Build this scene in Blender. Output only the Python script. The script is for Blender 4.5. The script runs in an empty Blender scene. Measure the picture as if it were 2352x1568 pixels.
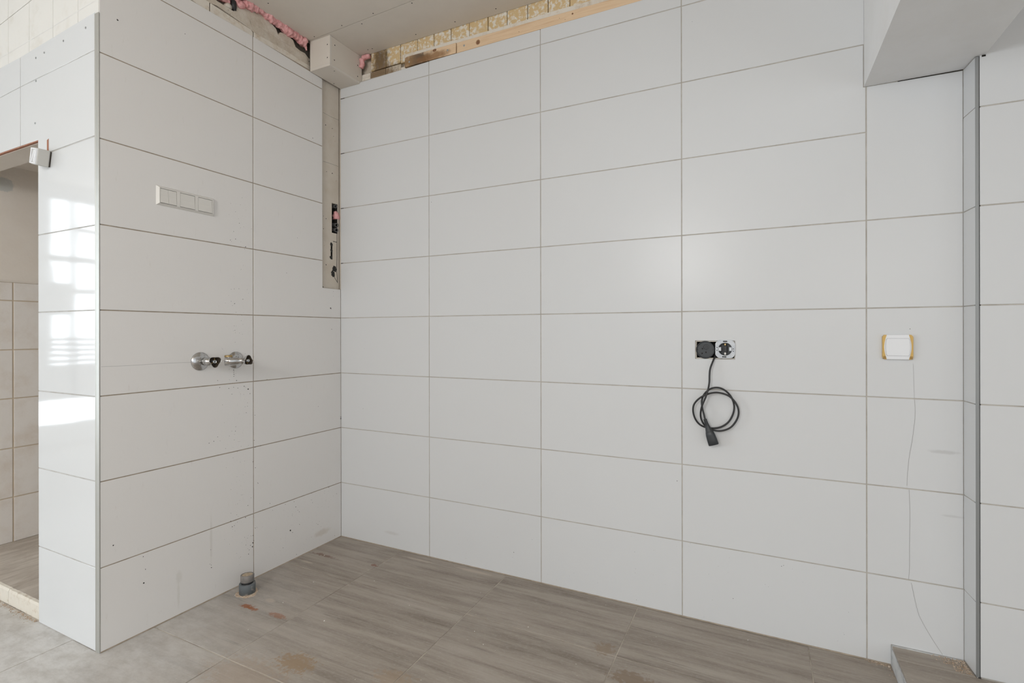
import bpy, bmesh, math, random
from mathutils import Vector, Matrix, noise

random.seed(7)
S = bpy.context.scene
COL = S.collection

# ------------------------------------------------------------------ camera
F, PX, PY = 1176.0, 1163.136, 763.236          # focal length and principal point for a 2352 px wide frame (an 18 mm lens)
YAW, ROLL = 0.4621, -0.0016
CAM = Vector((2.0651, -2.1092, 1.116))
_fw = Vector((-math.sin(YAW), math.cos(YAW), 0))
_r = Vector((math.cos(YAW), math.sin(YAW), 0))
_u = Vector((0, 0, 1))
R2 = _r * math.cos(ROLL) + _u * math.sin(ROLL)
U2 = -_r * math.sin(ROLL) + _u * math.cos(ROLL)
cd = bpy.data.cameras.new('camera')
cam = bpy.data.objects.new('camera', cd)
COL.objects.link(cam)
cam.matrix_world = Matrix(((R2.x, U2.x, -_fw.x, CAM.x), (R2.y, U2.y, -_fw.y, CAM.y), (R2.z, U2.z, -_fw.z, CAM.z), (0, 0, 0, 1)))
cd.sensor_fit = 'HORIZONTAL'
cd.sensor_width = 36.0
cd.lens = F / 2352 * 36.0
cd.shift_x = (1176 - PX) / 2352
cd.shift_y = -(784 - PY) / 2352
cd.clip_start = 0.02
S.camera = cam

# ------------------------------------------------------------------ light and exposure
S.view_settings.view_transform = 'Standard'
S.view_settings.look = 'None'
S.view_settings.gamma = 1.0
S.view_settings.use_curve_mapping = False
S.view_settings.exposure = -0.48
W = bpy.data.worlds.new('world')
S.world = W
W.use_nodes = True
W.node_tree.nodes['Background'].inputs[0].default_value = (0.80, 0.90, 1.0, 1)
W.node_tree.nodes['Background'].inputs[1].default_value = 1.2


def area(name, loc, rot, sx, sy, power, color):
    ld = bpy.data.lights.new(name, 'AREA')
    ld.shape = 'RECTANGLE'
    ld.size, ld.size_y = sx, sy
    ld.energy = power
    ld.color = color
    o = bpy.data.objects.new(name, ld)
    o.location = loc
    o.rotation_euler = rot
    COL.objects.link(o)
    return o


# daylight in the two shop windows
area('window_daylight', (-4.34, -3.9, 1.36), (0, -math.pi / 2 - 0.12, 0), 2.3, 3.8, 190, (0.86, 0.94, 1.0))
area('rear_window_daylight', (-1.2, -6.16, 1.34), (math.pi / 2, 0, 0), 5.2, 2.4, 14, (0.9, 0.96, 1.0))
area('right_fill_light', (4.78, -4.0, 1.34), (0, math.pi / 2, 0), 2.4, 3.6, 16, (1.0, 0.985, 0.96))  # added fill from the right, to brighten the left wall


def point_fill(name, loc, power, radius, color):
    ld = bpy.data.lights.new(name, 'POINT')
    ld.energy = power
    ld.shadow_soft_size = radius
    ld.color = color
    o = bpy.data.objects.new(name, ld)
    o.location = loc
    COL.objects.link(o)


# soft fill lights added behind the camera to lift ceiling and left wall
point_fill('fill_light', (1.25, -4.1, 1.95), 150, 0.30, (1.0, 0.995, 0.985))
point_fill('fill_light', (3.1, -4.3, 1.7), 40, 0.40, (1.0, 0.995, 0.985))


# ------------------------------------------------------------------ surveying helpers
def at(px, py, ax, val):
    """World point where the sight line of a photograph pixel meets the plane axis=val."""
    d = _fw + R2 * ((px - PX) / F) - U2 * ((py - PY) / F)
    return CAM + d * ((val - CAM[ax]) / d[ax])


def onX(px, py, v=0.0):
    p = at(px, py, 0, v)
    return (p.y, p.z)


def onY(px, py, v=0.0):
    p = at(px, py, 1, v)
    return (p.x, p.z)


def onZ(px, py, v=0.0):
    p = at(px, py, 2, v)
    return (p.x, p.y)


class Frame:
    def __init__(s, O, U, V, N):
        s.O, s.U, s.V, s.N = Vector(O), Vector(U).normalized(), Vector(V).normalized(), Vector(N).normalized()

    def p(s, a, b, n=0.0):
        return s.O + s.U * a + s.V * b + s.N * n


BY = -1.1454     # face of the pier the kitchen wall ends in
RY = -0.0824     # face of the wall to the right of the recess
NX = -1.335      # far wall seen through the opening
BACK = Frame((0, 0, 0), (1, 0, 0), (0, 0, 1), (0, -1, 0))
LEFT = Frame((0, 0, 0), (0, 1, 0), (0, 0, 1), (1, 0, 0))
END = Frame((0, BY, 0), (1, 0, 0), (0, 0, 1), (0, -1, 0))
RIGHT = Frame((0, RY, 0), (1, 0, 0), (0, 0, 1), (0, -1, 0))
RET = Frame((2.6414, 0, 0), (0.0056, RY, 0), (0, 0, 1), (-1, -0.07, 0))
NICHE = Frame((NX, 0, 0), (0, 1, 0), (0, 0, 1), (1, 0, 0))
FLOOR = Frame((0, 0, 0), (1, 0, 0), (0, 1, 0), (0, 0, 1))
CEIL = Frame((0, 0, 2.603), (1, 0, 0), (0, 1, 0), (0, 0, -1))


# ------------------------------------------------------------------ materials
def mat(name, color, rough=0.5, metal=0.0, spec=0.5, build=None, coat=0.0):
    m = bpy.data.materials.new(name)
    m.use_nodes = True
    nt = m.node_tree
    b = nt.nodes['Principled BSDF']
    b.inputs['Base Color'].default_value = (*color, 1)
    b.inputs['Roughness'].default_value = rough
    b.inputs['Metallic'].default_value = metal
    b.inputs['Specular IOR Level'].default_value = spec
    b.inputs['Coat Weight'].default_value = coat
    if build:
        build(nt, b)
    return m


def N(nt, t, **kw):
    n = nt.nodes.new(t)
    for k, v in kw.items():
        if k in n.inputs:
            n.inputs[k].default_value = v
        else:
            setattr(n, k, v)
    return n


def pos(nt, scale=(1, 1, 1), offset=(0, 0, 0), rot=(0, 0, 0)):
    g = N(nt, 'ShaderNodeNewGeometry')
    m = N(nt, 'ShaderNodeMapping')
    m.inputs['Scale'].default_value = scale
    m.inputs['Location'].default_value = offset
    m.inputs['Rotation'].default_value = rot
    nt.links.new(g.outputs['Position'], m.inputs['Vector'])
    return m.outputs[0]


def noise_tex(nt, vec, scale, detail=4, rough=0.55, dist=0.0):
    n = N(nt, 'ShaderNodeTexNoise')
    n.inputs['Scale'].default_value = scale
    n.inputs['Detail'].default_value = detail
    n.inputs['Roughness'].default_value = rough
    n.inputs['Distortion'].default_value = dist
    nt.links.new(vec, n.inputs['Vector'])
    return n.outputs['Fac']


def ramp(nt, fac, stops):
    r = N(nt, 'ShaderNodeValToRGB')
    while len(r.color_ramp.elements) < len(stops):
        r.color_ramp.elements.new(0.5)
    for e, (p, c) in zip(r.color_ramp.elements, stops):
        e.position = p
        e.color = (*c, 1) if len(c) == 3 else c
    nt.links.new(fac, r.inputs[0])
    return r.outputs[0]


def val_ramp(nt, fac, a, b):
    m = N(nt, 'ShaderNodeMapRange')
    m.interpolation_type = 'SMOOTHSTEP'
    m.inputs['From Min'].default_value = a
    m.inputs['From Max'].default_value = b
    nt.links.new(fac, m.inputs['Value'])
    return m.outputs[0]


def math_(nt, op, a, b=None):
    m = N(nt, 'ShaderNodeMath', operation=op)
    for i, v in enumerate((a, b)):
        if v is None:
            continue
        if isinstance(v, (int, float)):
            m.inputs[i].default_value = v
        else:
            nt.links.new(v, m.inputs[i])
    return m.outputs[0]


def mix(nt, fac, a, b):
    m = N(nt, 'ShaderNodeMix', data_type='RGBA')
    for i, v in ((0, fac), (6, a), (7, b)):
        if isinstance(v, (int, float)):
            m.inputs[i].default_value = v
        elif isinstance(v, tuple):
            m.inputs[i].default_value = (*v, 1)
        else:
            nt.links.new(v, m.inputs[i])
    return m.outputs[2]


def bump(nt, b, h, strength, dist):
    n = N(nt, 'ShaderNodeBump')
    n.inputs['Strength'].default_value = strength
    n.inputs['Distance'].default_value = dist
    nt.links.new(h, n.inputs['Height'])
    nt.links.new(n.outputs[0], b.inputs['Normal'])


def blob(nt, centre, radius, soft=0.5, stretch=(1, 1, 1), wobble=0.6, wscale=30):
    """Mask around a world position with a ragged outline: 1 inside, 0 outside."""
    g = N(nt, 'ShaderNodeNewGeometry')
    s = N(nt, 'ShaderNodeVectorMath', operation='SUBTRACT')
    s.inputs[1].default_value = centre
    nt.links.new(g.outputs['Position'], s.inputs[0])
    k = N(nt, 'ShaderNodeVectorMath', operation='MULTIPLY')
    k.inputs[1].default_value = tuple(1 / (radius * q) for q in stretch)
    nt.links.new(s.outputs[0], k.inputs[0])
    l = N(nt, 'ShaderNodeVectorMath', operation='LENGTH')
    nt.links.new(k.outputs[0], l.inputs[0])
    nz = noise_tex(nt, g.outputs['Position'], wscale, 5, 0.65)
    d = math_(nt, 'ADD', l.outputs['Value'], math_(nt, 'MULTIPLY', math_(nt, 'SUBTRACT', nz, 0.5), wobble * 2))
    return math_(nt, 'SUBTRACT', 1.0, val_ramp(nt, d, 1 - soft, 1 + soft))


def white_tile(tone, rough=0.1, grime=0.0, wave=0.2, marks=()):
    def f(nt, b):
        v = pos(nt)
        n1 = noise_tex(nt, v, 2.2, 3)
        c = mix(nt, math_(nt, 'MULTIPLY', n1, 0.5), tone, tuple(x * 0.975 for x in tone))
        if grime:
            n2 = noise_tex(nt, pos(nt, (70, 70, 14)), 1.0, 5, 0.7)
            c = mix(nt, math_(nt, 'MULTIPLY', val_ramp(nt, n2, 0.60, 0.85), grime), c, (0.42, 0.37, 0.30))
        for (p, r, st, col, al) in marks:
            c = mix(nt, math_(nt, 'MULTIPLY', blob(nt, p, r, 0.5, st, 0.6, 60), al), c, col)
        nt.links.new(c, b.inputs['Base Color'])
        b.inputs['Roughness'].default_value = rough
        h = noise_tex(nt, v, 5, 1)
        bump(nt, b, h, wave, 0.0012)
    return f


M_TILE = mat('glazed_white_tile', (0.78, 0.78, 0.775), 0.16, spec=0.22, build=white_tile((0.705, 0.713, 0.72), 0.27, marks=((at(2168, 1038, 1, 0), 0.016, (2.2, 1, 0.35), (0.40, 0.39, 0.38), 0.35), (at(2190, 1186, 1, 0), 0.012, (2.2, 1, 0.3), (0.40, 0.39, 0.38), 0.25), (at(900, 1224, 1, 0), 0.03, (1.4, 1, 0.25), (0.50, 0.47, 0.44), 0.3))))
M_TILE_L = mat('glazed_white_tile_grubby', (0.76, 0.75, 0.73), 0.2, spec=0.3, build=white_tile((0.805, 0.788, 0.77), 0.27, 0.3, marks=((at(411, 1325, 0, 0), 0.014, (1, 0.8, 1.6), (0.66, 0.645, 0.60), 0.45), (at(410, 1365, 0, 0), 0.010, (1, 0.5, 5), (0.66, 0.645, 0.60), 0.45), (at(485, 1240, 0, 0), 0.010, (1, 0.5, 9), (0.66, 0.64, 0.60), 0.5), (at(740, 1222, 0, 0), 0.03, (1, 1.6, 0.5), (0.60, 0.54, 0.46), 0.5))))
M_TILE_G = mat('glazed_white_tile_glossy', (0.8, 0.81, 0.82), 0.05, build=white_tile((0.735, 0.75, 0.76), 0.06, wave=0.5))


def rough_surface(a, bcol, scale=18, hs=60, bd=0.002, lo=0.35, hi=0.7):
    def f(nt, b):
        v = pos(nt)
        n1 = noise_tex(nt, v, scale, 6, 0.65)
        nt.links.new(mix(nt, val_ramp(nt, n1, lo, hi), a, bcol), b.inputs['Base Color'])
        bump(nt, b, noise_tex(nt, v, hs, 5, 0.6), 0.5, bd)
    return f


M_GROUT = mat('grey_beige_grout', (0.50, 0.47, 0.43), 0.9, build=rough_surface((0.54, 0.51, 0.465), (0.42, 0.385, 0.34), 14, 300, 0.0005))
M_GROUT_L = mat('brown_stained_grout', (0.33, 0.27, 0.20), 0.9, build=rough_surface((0.42, 0.355, 0.285), (0.30, 0.245, 0.185), 20, 300, 0.0005))
M_GROUT_G = mat('pale_grout', (0.5, 0.49, 0.46), 0.9, build=rough_surface((0.54, 0.53, 0.51), (0.42, 0.40, 0.37), 20, 300, 0.0005))
M_DARK = mat('dark_void', (0.03, 0.027, 0.024), 1.0, spec=0.1)
M_WALLW = mat("painted_white_wall", (0.86, 0.86, 0.85), 0.7, build=rough_surface((0.87, 0.87, 0.86), (0.84, 0.835, 0.82), 3, 80, 0.0006))
M_BEAM = mat('white_painted_board', (0.85, 0.85, 0.85), 0.5, build=rough_surface((0.86, 0.865, 0.87), (0.83, 0.83, 0.825), 6, 40, 0.0006))


def plaster_build(nt, b):
    v = pos(nt)
    n1 = noise_tex(nt, v, 16, 6, 0.7)
    c = ramp(nt, n1, [(0.25, (0.50, 0.42, 0.32)), (0.45, (0.62, 0.55, 0.46)), (0.62, (0.70, 0.65, 0.57)), (0.85, (0.52, 0.44, 0.34))])
    dots = noise_tex(nt, v, 130, 2, 0.5)
    c = mix(nt, math_(nt, 'MULTIPLY', val_ramp(nt, dots, 0.70, 0.76), 0.8), c, (0.16, 0.11, 0.07))
    nt.links.new(c, b.inputs['Base Color'])
    bump(nt, b, noise_tex(nt, v, 70, 6, 0.65), 0.7, 0.003)


M_PLASTER = mat('old_stained_plaster', (0.62, 0.55, 0.46), 0.9, build=plaster_build)


def strip_build(nt, b):
    v = pos(nt)
    n1 = noise_tex(nt, v, 9, 5, 0.6)
    c = ramp(nt, n1, [(0.3, (0.60, 0.53, 0.44)), (0.55, (0.66, 0.60, 0.52)), (0.8, (0.61, 0.53, 0.43))])
    g = N(nt, 'ShaderNodeNewGeometry')
    n2 = noise_tex(nt, v, 40, 4, 0.6)
    c = mix(nt, math_(nt, 'MULTIPLY', val_ramp(nt, n2, 0.66, 0.8), 0.6), c, (0.42, 0.28, 0.14))
    nt.links.new(c, b.inputs['Base Color'])
    bump(nt, b, noise_tex(nt, v, 60, 5, 0.6), 0.4, 0.0015)


M_STRIP = mat('bare_beige_strip', (0.62, 0.56, 0.48), 0.85, build=strip_build)


def niche_plaster(nt, b):
    v = pos(nt)
    c = ramp(nt, noise_tex(nt, v, 3.5, 5, 0.6), [(0.3, (0.70, 0.635, 0.565)), (0.7, (0.77, 0.72, 0.66))])
    h = blob(nt, (NX, -0.935, 1.862), 0.040, 0.12, (1, 1, 0.9), 0.4, 45)
    c = mix(nt, h, c, (0.56, 0.56, 0.53))
    nt.links.new(c, b.inputs['Base Color'])
    bump(nt, b, noise_tex(nt, v, 60, 4), 0.4, 0.0015)


M_NPL = mat('beige_plaster', (0.62, 0.54, 0.45), 0.85, build=niche_plaster)
M_NTILE = mat('old_beige_tile', (0.64, 0.58, 0.52), 0.45, build=rough_surface((0.77, 0.735, 0.70), (0.66, 0.59, 0.52), 7, 50, 0.001, 0.4, 0.8))
M_NGROUT = mat('ochre_grout', (0.60, 0.50, 0.38), 0.9)
M_TERRA = mat('terracotta_tile_body', (0.36, 0.16, 0.10), 0.9, build=rough_surface((0.38, 0.17, 0.105), (0.48, 0.30, 0.2), 60, 200, 0.001, 0.5, 0.8))
M_STEP = mat('cream_step_edge', (0.74, 0.68, 0.58), 0.8, build=rough_surface((0.77, 0.72, 0.63), (0.50, 0.38, 0.27), 30, 120, 0.003, 0.5, 0.85))


def floor_build(nt, b, stains_and_light=True, base=1.17):
    oi = N(nt, 'ShaderNodeObjectInfo')
    sh = math_(nt, 'MULTIPLY', oi.outputs['Random'], 9.0)
    cx = N(nt, 'ShaderNodeCombineXYZ')
    nt.links.new(sh, cx.inputs[0])
    nt.links.new(sh, cx.inputs[1])
    g = N(nt, 'ShaderNodeNewGeometry')
    ad = N(nt, 'ShaderNodeVectorMath', operation='ADD')
    nt.links.new(g.outputs['Position'], ad.inputs[0])
    nt.links.new(cx.outputs[0], ad.inputs[1])

    def mp(scale):
        m = N(nt, 'ShaderNodeMapping')
        m.inputs['Scale'].default_value = scale
        nt.links.new(ad.outputs[0], m.inputs['Vector'])
        return m.outputs[0]
    k = base
    n1 = noise_tex(nt, mp((1.3, 17, 1)), 1.0, 7, 0.72, 0.25)
    c = ramp(nt, n1, [(0.30, (0.17 * k, 0.14 * k, 0.112 * k)), (0.44, (0.26 * k, 0.222 * k, 0.185 * k)), (0.56, (0.325 * k, 0.283 * k, 0.24 * k)), (0.74, (0.385 * k, 0.345 * k, 0.30 * k))])
    n2 = noise_tex(nt, mp((2.2, 55, 1)), 1.0, 6, 0.72, 0.5)
    c = mix(nt, math_(nt, 'MULTIPLY', val_ramp(nt, n2, 0.54, 0.70), 0.6), c, (0.14, 0.115, 0.092))
    n3 = noise_tex(nt, mp((70, 120, 1)), 1.0, 5, 0.75)
    c = mix(nt, math_(nt, 'MULTIPLY', val_ramp(nt, n3, 0.45, 0.75), 0.40), c, (0.48, 0.45, 0.41))
    n4 = noise_tex(nt, pos(nt, (5, 9, 1)), 1.0, 6, 0.65)
    c = mix(nt, math_(nt, 'MULTIPLY', val_ramp(nt, n4, 0.42, 0.8), 0.30), c, (0.50, 0.46, 0.41))
    if stains_and_light:
        lit_patch = blob(nt, (-0.62, -1.78, 0), 1.2, 0.5, (1.0, 1.0, 1), 0.2, 3.0)  # brighter light on the front-left floor, put into the tile colour
        c = mix(nt, math_(nt, 'MULTIPLY', lit_patch, 0.88), c, mix(nt, val_ramp(nt, noise_tex(nt, pos(nt, (14, 22, 1)), 1.0, 7, 0.75), 0.32, 0.72), (0.72, 0.71, 0.695), (0.52, 0.50, 0.47)))
    n5 = noise_tex(nt, pos(nt, (90, 90, 1)), 1.0, 2, 0.5)
    c = mix(nt, math_(nt, 'MULTIPLY', val_ramp(nt, n5, 0.72, 0.78), 0.8), c, (0.62, 0.58, 0.52))
    if stains_and_light:
        for (px, py, r, st, col, a) in ((566, 1392, 0.016, (1.5, .8, 1), (0.33, 0.12, 0.045), 0.85), (577, 1397, 0.014, (1.7, .7, 1), (0.33, 0.12, 0.045), 0.85),
                                        (637, 1413, 0.02, (1.8, .6, 1), (0.33, 0.12, 0.045), 0.6), (860, 1298, 0.010, (1.6, .8, 1), (0.22, 0.07, 0.04), 0.7), (745, 1275, 0.03, (1.8, .3, 1), (0.17, 0.09, 0.06), 0.7),
                                        (680, 1522, 0.045, (1.3, .8, 1), (0.33, 0.22, 0.12), 0.7), (1390, 1490, 0.028, (1, 1, 1), (0.27, 0.19, 0.12), 0.55),
                                        (1450, 1560, 0.04, (1.3, .8, 1), (0.24, 0.17, 0.11), 0.7), (560, 1555, 0.09, (1.4, .8, 1), (0.40, 0.29, 0.20), 0.35),
                                        (905, 1560, 0.04, (1.4, .8, 1), (0.36, 0.26, 0.17), 0.5)):
            x, y = onZ(px, py)
            c = mix(nt, math_(nt, 'MULTIPLY', blob(nt, (x, y, 0), r * 1.15, 0.3, st, 1.9, 60), a), c, col)
        for (px, py, r, st) in ((1090, 1312, 0.06, (1.4, .18, 1)), (960, 1285, 0.05, (1.6, .15, 1)), (705, 1290, 0.03, (1.2, .2, 1)), (620, 1378, 0.02, (1.2, .6, 1))):
            x, y = onZ(px, py)
            c = mix(nt, math_(nt, 'MULTIPLY', blob(nt, (x, y, 0), r, 0.4, st, 0.5, 40), 0.6), c, (0.56, 0.49, 0.41))
    nt.links.new(c, b.inputs['Base Color'])
    nt.links.new(math_(nt, 'ADD', 0.42, math_(nt, 'MULTIPLY', n3, 0.25)), b.inputs['Roughness'])
    bump(nt, b, n2, 0.25, 0.0015)


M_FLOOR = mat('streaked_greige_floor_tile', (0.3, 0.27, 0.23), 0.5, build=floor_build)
M_PFLOOR = mat('streaked_greige_step_tile', (0.3, 0.27, 0.23), 0.5, build=lambda nt, b: floor_build(nt, b, False, 1.2))


def plank_build(nt, b):
    v = pos(nt, (22, 5, 1))
    c = ramp(nt, noise_tex(nt, v, 1.0, 6, 0.7, 0.6), [(0.3, (0.38, 0.325, 0.275)), (0.6, (0.58, 0.525, 0.465)), (0.8, (0.66, 0.61, 0.55))])
    nt.links.new(c, b.inputs['Base Color'])
    bump(nt, b, noise_tex(nt, pos(nt, (90, 18, 1)), 1.0, 5, 0.7), 0.6, 0.002)


M_PLANK = mat('weathered_plank_tile', (0.45, 0.39, 0.33), 0.7, build=plank_build)
M_FGROUT = mat('pale_floor_grout', (0.5, 0.45, 0.38), 0.9, build=rough_surface((0.60, 0.55, 0.47), (0.24, 0.20, 0.165), 5, 200, 0.0005))
M_BOARD = mat('grey_plasterboard', (0.6, 0.55, 0.49), 0.85, build=rough_surface((0.74, 0.685, 0.612), (0.715, 0.66, 0.588), 5, 500, 0.0003))
M_BEDGE = mat('plasterboard_cut_edge', (0.74, 0.70, 0.64), 0.9)
M_SCREW = mat('black_phosphate_screw', (0.02, 0.02, 0.02), 0.5, 0.3)
M_ALU = mat('brushed_aluminium_trim', (0.50, 0.50, 0.47), 0.42, 0.55)
M_ALUD = mat('grey_aluminium_trim', (0.30, 0.31, 0.31), 0.45, 0.5)
M_FOAM = mat('pink_expanding_foam', (0.72, 0.33, 0.33), 0.6, build=rough_surface((0.86, 0.47, 0.47), (0.68, 0.28, 0.28), 60, 120, 0.003, 0.35, 0.75))


def old_tile_build(nt, b):
    v = pos(nt)
    n1 = noise_tex(nt, v, 48, 5, 0.65, 0.2)
    c = mix(nt, math_(nt, 'MULTIPLY', val_ramp(nt, n1, 0.38, 0.54), 0.9), (0.80, 0.76, 0.68), (0.66, 0.47, 0.22))
    mold = blob(nt, (0.265, 0.02, 2.54), 0.055, 0.5, (0.9, 1, 1.6), 0.9, 40)
    c = mix(nt, math_(nt, 'MULTIPLY', mold, 0.9), c, (0.14, 0.085, 0.04))
    m2 = blob(nt, (0.30, 0.02, 2.478), 0.07, 0.5, (1.7, 1, 0.55), 0.9, 70)
    c = mix(nt, math_(nt, 'MULTIPLY', m2, 0.85), c, (0.24, 0.155, 0.08))
    nt.links.new(c, b.inputs['Base Color'])
    bump(nt, b, n1, 0.5, 0.002)


M_OLD = mat('yellowed_old_tile', (0.72, 0.60, 0.4), 0.7, build=old_tile_build)
M_OLDP = mat('pale_old_tile', (0.74, 0.67, 0.57), 0.7, build=rough_surface((0.78, 0.73, 0.65), (0.60, 0.49, 0.36), 30, 70, 0.002, 0.45, 0.8))
M_OLDW = mat('whitewashed_old_tile', (0.80, 0.78, 0.74), 0.55, build=rough_surface((0.80, 0.785, 0.745), (0.72, 0.69, 0.63), 12, 60, 0.001, 0.5, 0.8))


def mouldy(nt, b):
    v = pos(nt)
    c = mix(nt, noise_tex(nt, v, 20, 5), (0.72, 0.66, 0.56), (0.62, 0.53, 0.41))
    m = blob(nt, (0.25, 0.02, 2.48), 0.075, 0.5, (1.5, 1, 0.6), 0.9, 70)
    c = mix(nt, math_(nt, 'MULTIPLY', m, 0.9), c, (0.22, 0.14, 0.07))
    nt.links.new(c, b.inputs['Base Color'])
    bump(nt, b, noise_tex(nt, v, 90, 5, 0.7), 0.7, 0.003)


M_MORTAR = mat('crumbling_mortar', (0.6, 0.52, 0.42), 0.95, build=mouldy)


def pine_build(nt, b, mould=False):
    v = pos(nt, (3.0, 1, 70))
    n = noise_tex(nt, v, 1.0, 4, 0.55, 1.2)
    c = ramp(nt, n, [(0.3, (0.70, 0.47, 0.28)), (0.5, (0.80, 0.60, 0.40)), (0.7, (0.74, 0.52, 0.32))])
    if mould:
        m = blob(nt, (0.50, 0, 2.492), 0.055, 0.5, (1.5, 1, 0.7), 1.0, 30)
        c = mix(nt, math_(nt, 'MULTIPLY', m, 0.92), c, (0.075, 0.05, 0.035))
        m3 = blob(nt, (0.60, 0, 2.487), 0.045, 0.5, (2.0, 1, 0.45), 0.9, 26)
        c = mix(nt, math_(nt, 'MULTIPLY', m3, 0.8), c, (0.26, 0.13, 0.05))
        m2 = blob(nt, (0.44, 0, 2.49), 0.05, 0.7, (1.2, 1, 1.2), 0.6, 30)
        c = mix(nt, math_(nt, 'MULTIPLY', m2, 0.6), c, (0.42, 0.25, 0.11))
    nt.links.new(c, b.inputs['Base Color'])


M_PINE = mat('fresh_pine', (0.8, 0.6, 0.4), 0.6, build=pine_build)
M_PINEM = mat('mouldy_pine', (0.7, 0.5, 0.33), 0.7, build=lambda nt, b: pine_build(nt, b, True))
M_KNOT = mat('dark_knot', (0.24, 0.12, 0.06), 0.6)
M_KNOT2 = mat('knot_rim', (0.38, 0.21, 0.11), 0.6)
M_ZINC = mat('zinc_screw', (0.55, 0.57, 0.58), 0.35, 0.8)
M_PLASTIC = mat('cream_white_plastic', (0.74, 0.72, 0.68), 0.3)
M_PLASTICB = mat('bright_white_plastic', (0.83, 0.84, 0.86), 0.28)
M_PLGREY = mat('off_white_plastic', (0.56, 0.55, 0.52), 0.45)
M_GOLD = mat('gold_trim', (0.58, 0.38, 0.12), 0.4, 0.35)
M_GOLDD = mat('dark_gold_trim', (0.33, 0.20, 0.06), 0.4, 0.35)
M_BLACK = mat('black_rubber', (0.022, 0.022, 0.023), 0.45)
M_BLACKP = mat('black_plastic', (0.03, 0.034, 0.038), 0.4)
M_STEEL = mat('galvanised_steel', (0.5, 0.5, 0.5), 0.45, 0.5, build=rough_surface((0.50, 0.52, 0.54), (0.40, 0.42, 0.45), 60, 200, 0.0003))
M_CHROME = mat('tarnished_chrome', (0.62, 0.62, 0.60), 0.16, 0.95, build=rough_surface((0.56, 0.56, 0.56), (0.30, 0.27, 0.23), 50, 150, 0.0004, 0.45, 0.8))
M_BRASS = mat('worn_brass', (0.42, 0.30, 0.14), 0.35, 0.8)
M_CUP = mat('dark_handle_inside', (0.05, 0.037, 0.025), 0.6)
M_PVC = mat('dusty_grey_pvc', (0.13, 0.145, 0.155), 0.6, build=rough_surface((0.125, 0.14, 0.15), (0.42, 0.38, 0.34), 40, 90, 0.001, 0.5, 0.72))
M_PVC2 = mat('grey_pvc', (0.17, 0.16, 0.155), 0.6, build=rough_surface((0.19, 0.18, 0.175), (0.26, 0.24, 0.22), 40, 90, 0.0005))
M_SAND = mat('sand_fill', (0.50, 0.41, 0.30), 0.95, build=rough_surface((0.54, 0.45, 0.33), (0.38, 0.28, 0.19), 90, 200, 0.002))
M_GRIT = mat('crumbly_debris', (0.55, 0.43, 0.32), 0.95, build=rough_surface((0.62, 0.52, 0.42), (0.40, 0.27, 0.17), 90, 200, 0.002))
M_CONDUIT = mat('grey_conduit', (0.12, 0.12, 0.12), 0.5)
M_SPECK = mat('black_mould', (0.03, 0.028, 0.025), 0.9)
M_CRACK = mat('crack_line', (0.36, 0.35, 0.34), 0.9)
M_PSIDE = mat('scuffed_white_riser', (0.62, 0.63, 0.63), 0.6, build=rough_surface((0.66, 0.67, 0.67), (0.40, 0.41, 0.42), 25, 90, 0.0008, 0.35, 0.75))
M_FRAME = mat('window_frame_white', (0.7, 0.7, 0.7), 0.4)
M_PAVE = mat('street_paving', (0.4, 0.39, 0.37), 0.9)


# ------------------------------------------------------------------ object helpers
def link(name, me, m, parent=None, label=None, cat=None, kind=None, group=None):
    me.materials.append(m)
    o = bpy.data.objects.new(name, me)
    COL.objects.link(o)
    if parent is not None:
        o.parent = parent
    for k, v in (('label', label), ('category', cat), ('kind', kind), ('group', group)):
        if v:
            o[k] = v
    return o


def finish(bm, name, m, parent=None, smooth=False, **kw):
    bmesh.ops.recalc_face_normals(bm, faces=bm.faces)
    if smooth:
        for f in bm.faces:
            f.smooth = True
    me = bpy.data.meshes.new(name)
    bm.to_mesh(me)
    bm.free()
    return link(name, me, m, parent, **kw)


def thing(name, loc, label, cat, group=None):
    o = bpy.data.objects.new(name, None)
    o.location = loc
    o.empty_display_size = 0.03
    COL.objects.link(o)
    o['label'] = label
    o['category'] = cat
    if group:
        o['group'] = group
    return o


def sub(parent, o):
    """Parent a mesh built in world coordinates to an Empty that stands elsewhere."""
    o.parent = parent
    w = Vector(parent.location)
    p = parent
    while p.parent is not None:
        p = p.parent
        w += Vector(p.location)
    o.data.transform(Matrix.Translation(-w))
    return o


def slab(name, polys, fr, n1, n0, m, parent=None, bev=0.0, **kw):
    """Flat piece on a wall frame: the union of edge-sharing polygons between depths n1 (room side) and n0."""
    bm = bmesh.new()
    vs = {}
    for poly in polys:
        f = []
        for a, b in poly:
            k = (round(a, 5), round(b, 5))
            if k not in vs:
                vs[k] = bm.verts.new(fr.p(a, b, n1))
            f.append(vs[k])
        bm.faces.new(f)
    faces = list(bm.faces)
    front = set(bm.verts)
    r = bmesh.ops.extrude_face_region(bm, geom=faces)
    nv = [g for g in r['geom'] if isinstance(g, bmesh.types.BMVert)]
    for v in nv:
        v.co += fr.N * (n0 - n1)
    # the extruded copy moved back; the original faces stay as the front
    bm.normal_update()
    bmesh.ops.recalc_face_normals(bm, faces=bm.faces)
    if bev:
        nvs = set(nv)
        es = [e for e in bm.edges if not (e.verts[0] in nvs or e.verts[1] in nvs) and len(e.link_faces) == 2
              and e.link_faces[0].normal.angle(e.link_faces[1].normal, 0) > 0.6]
        if es:
            bmesh.ops.bevel(bm, geom=es, offset=bev, segments=1, affect='EDGES', profile=0.5)
    return finish(bm, name, m, parent, **kw)


def rect(a0, b0, a1, b1):
    return [(a0, b0), (a1, b0), (a1, b1), (a0, b1)]


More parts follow.
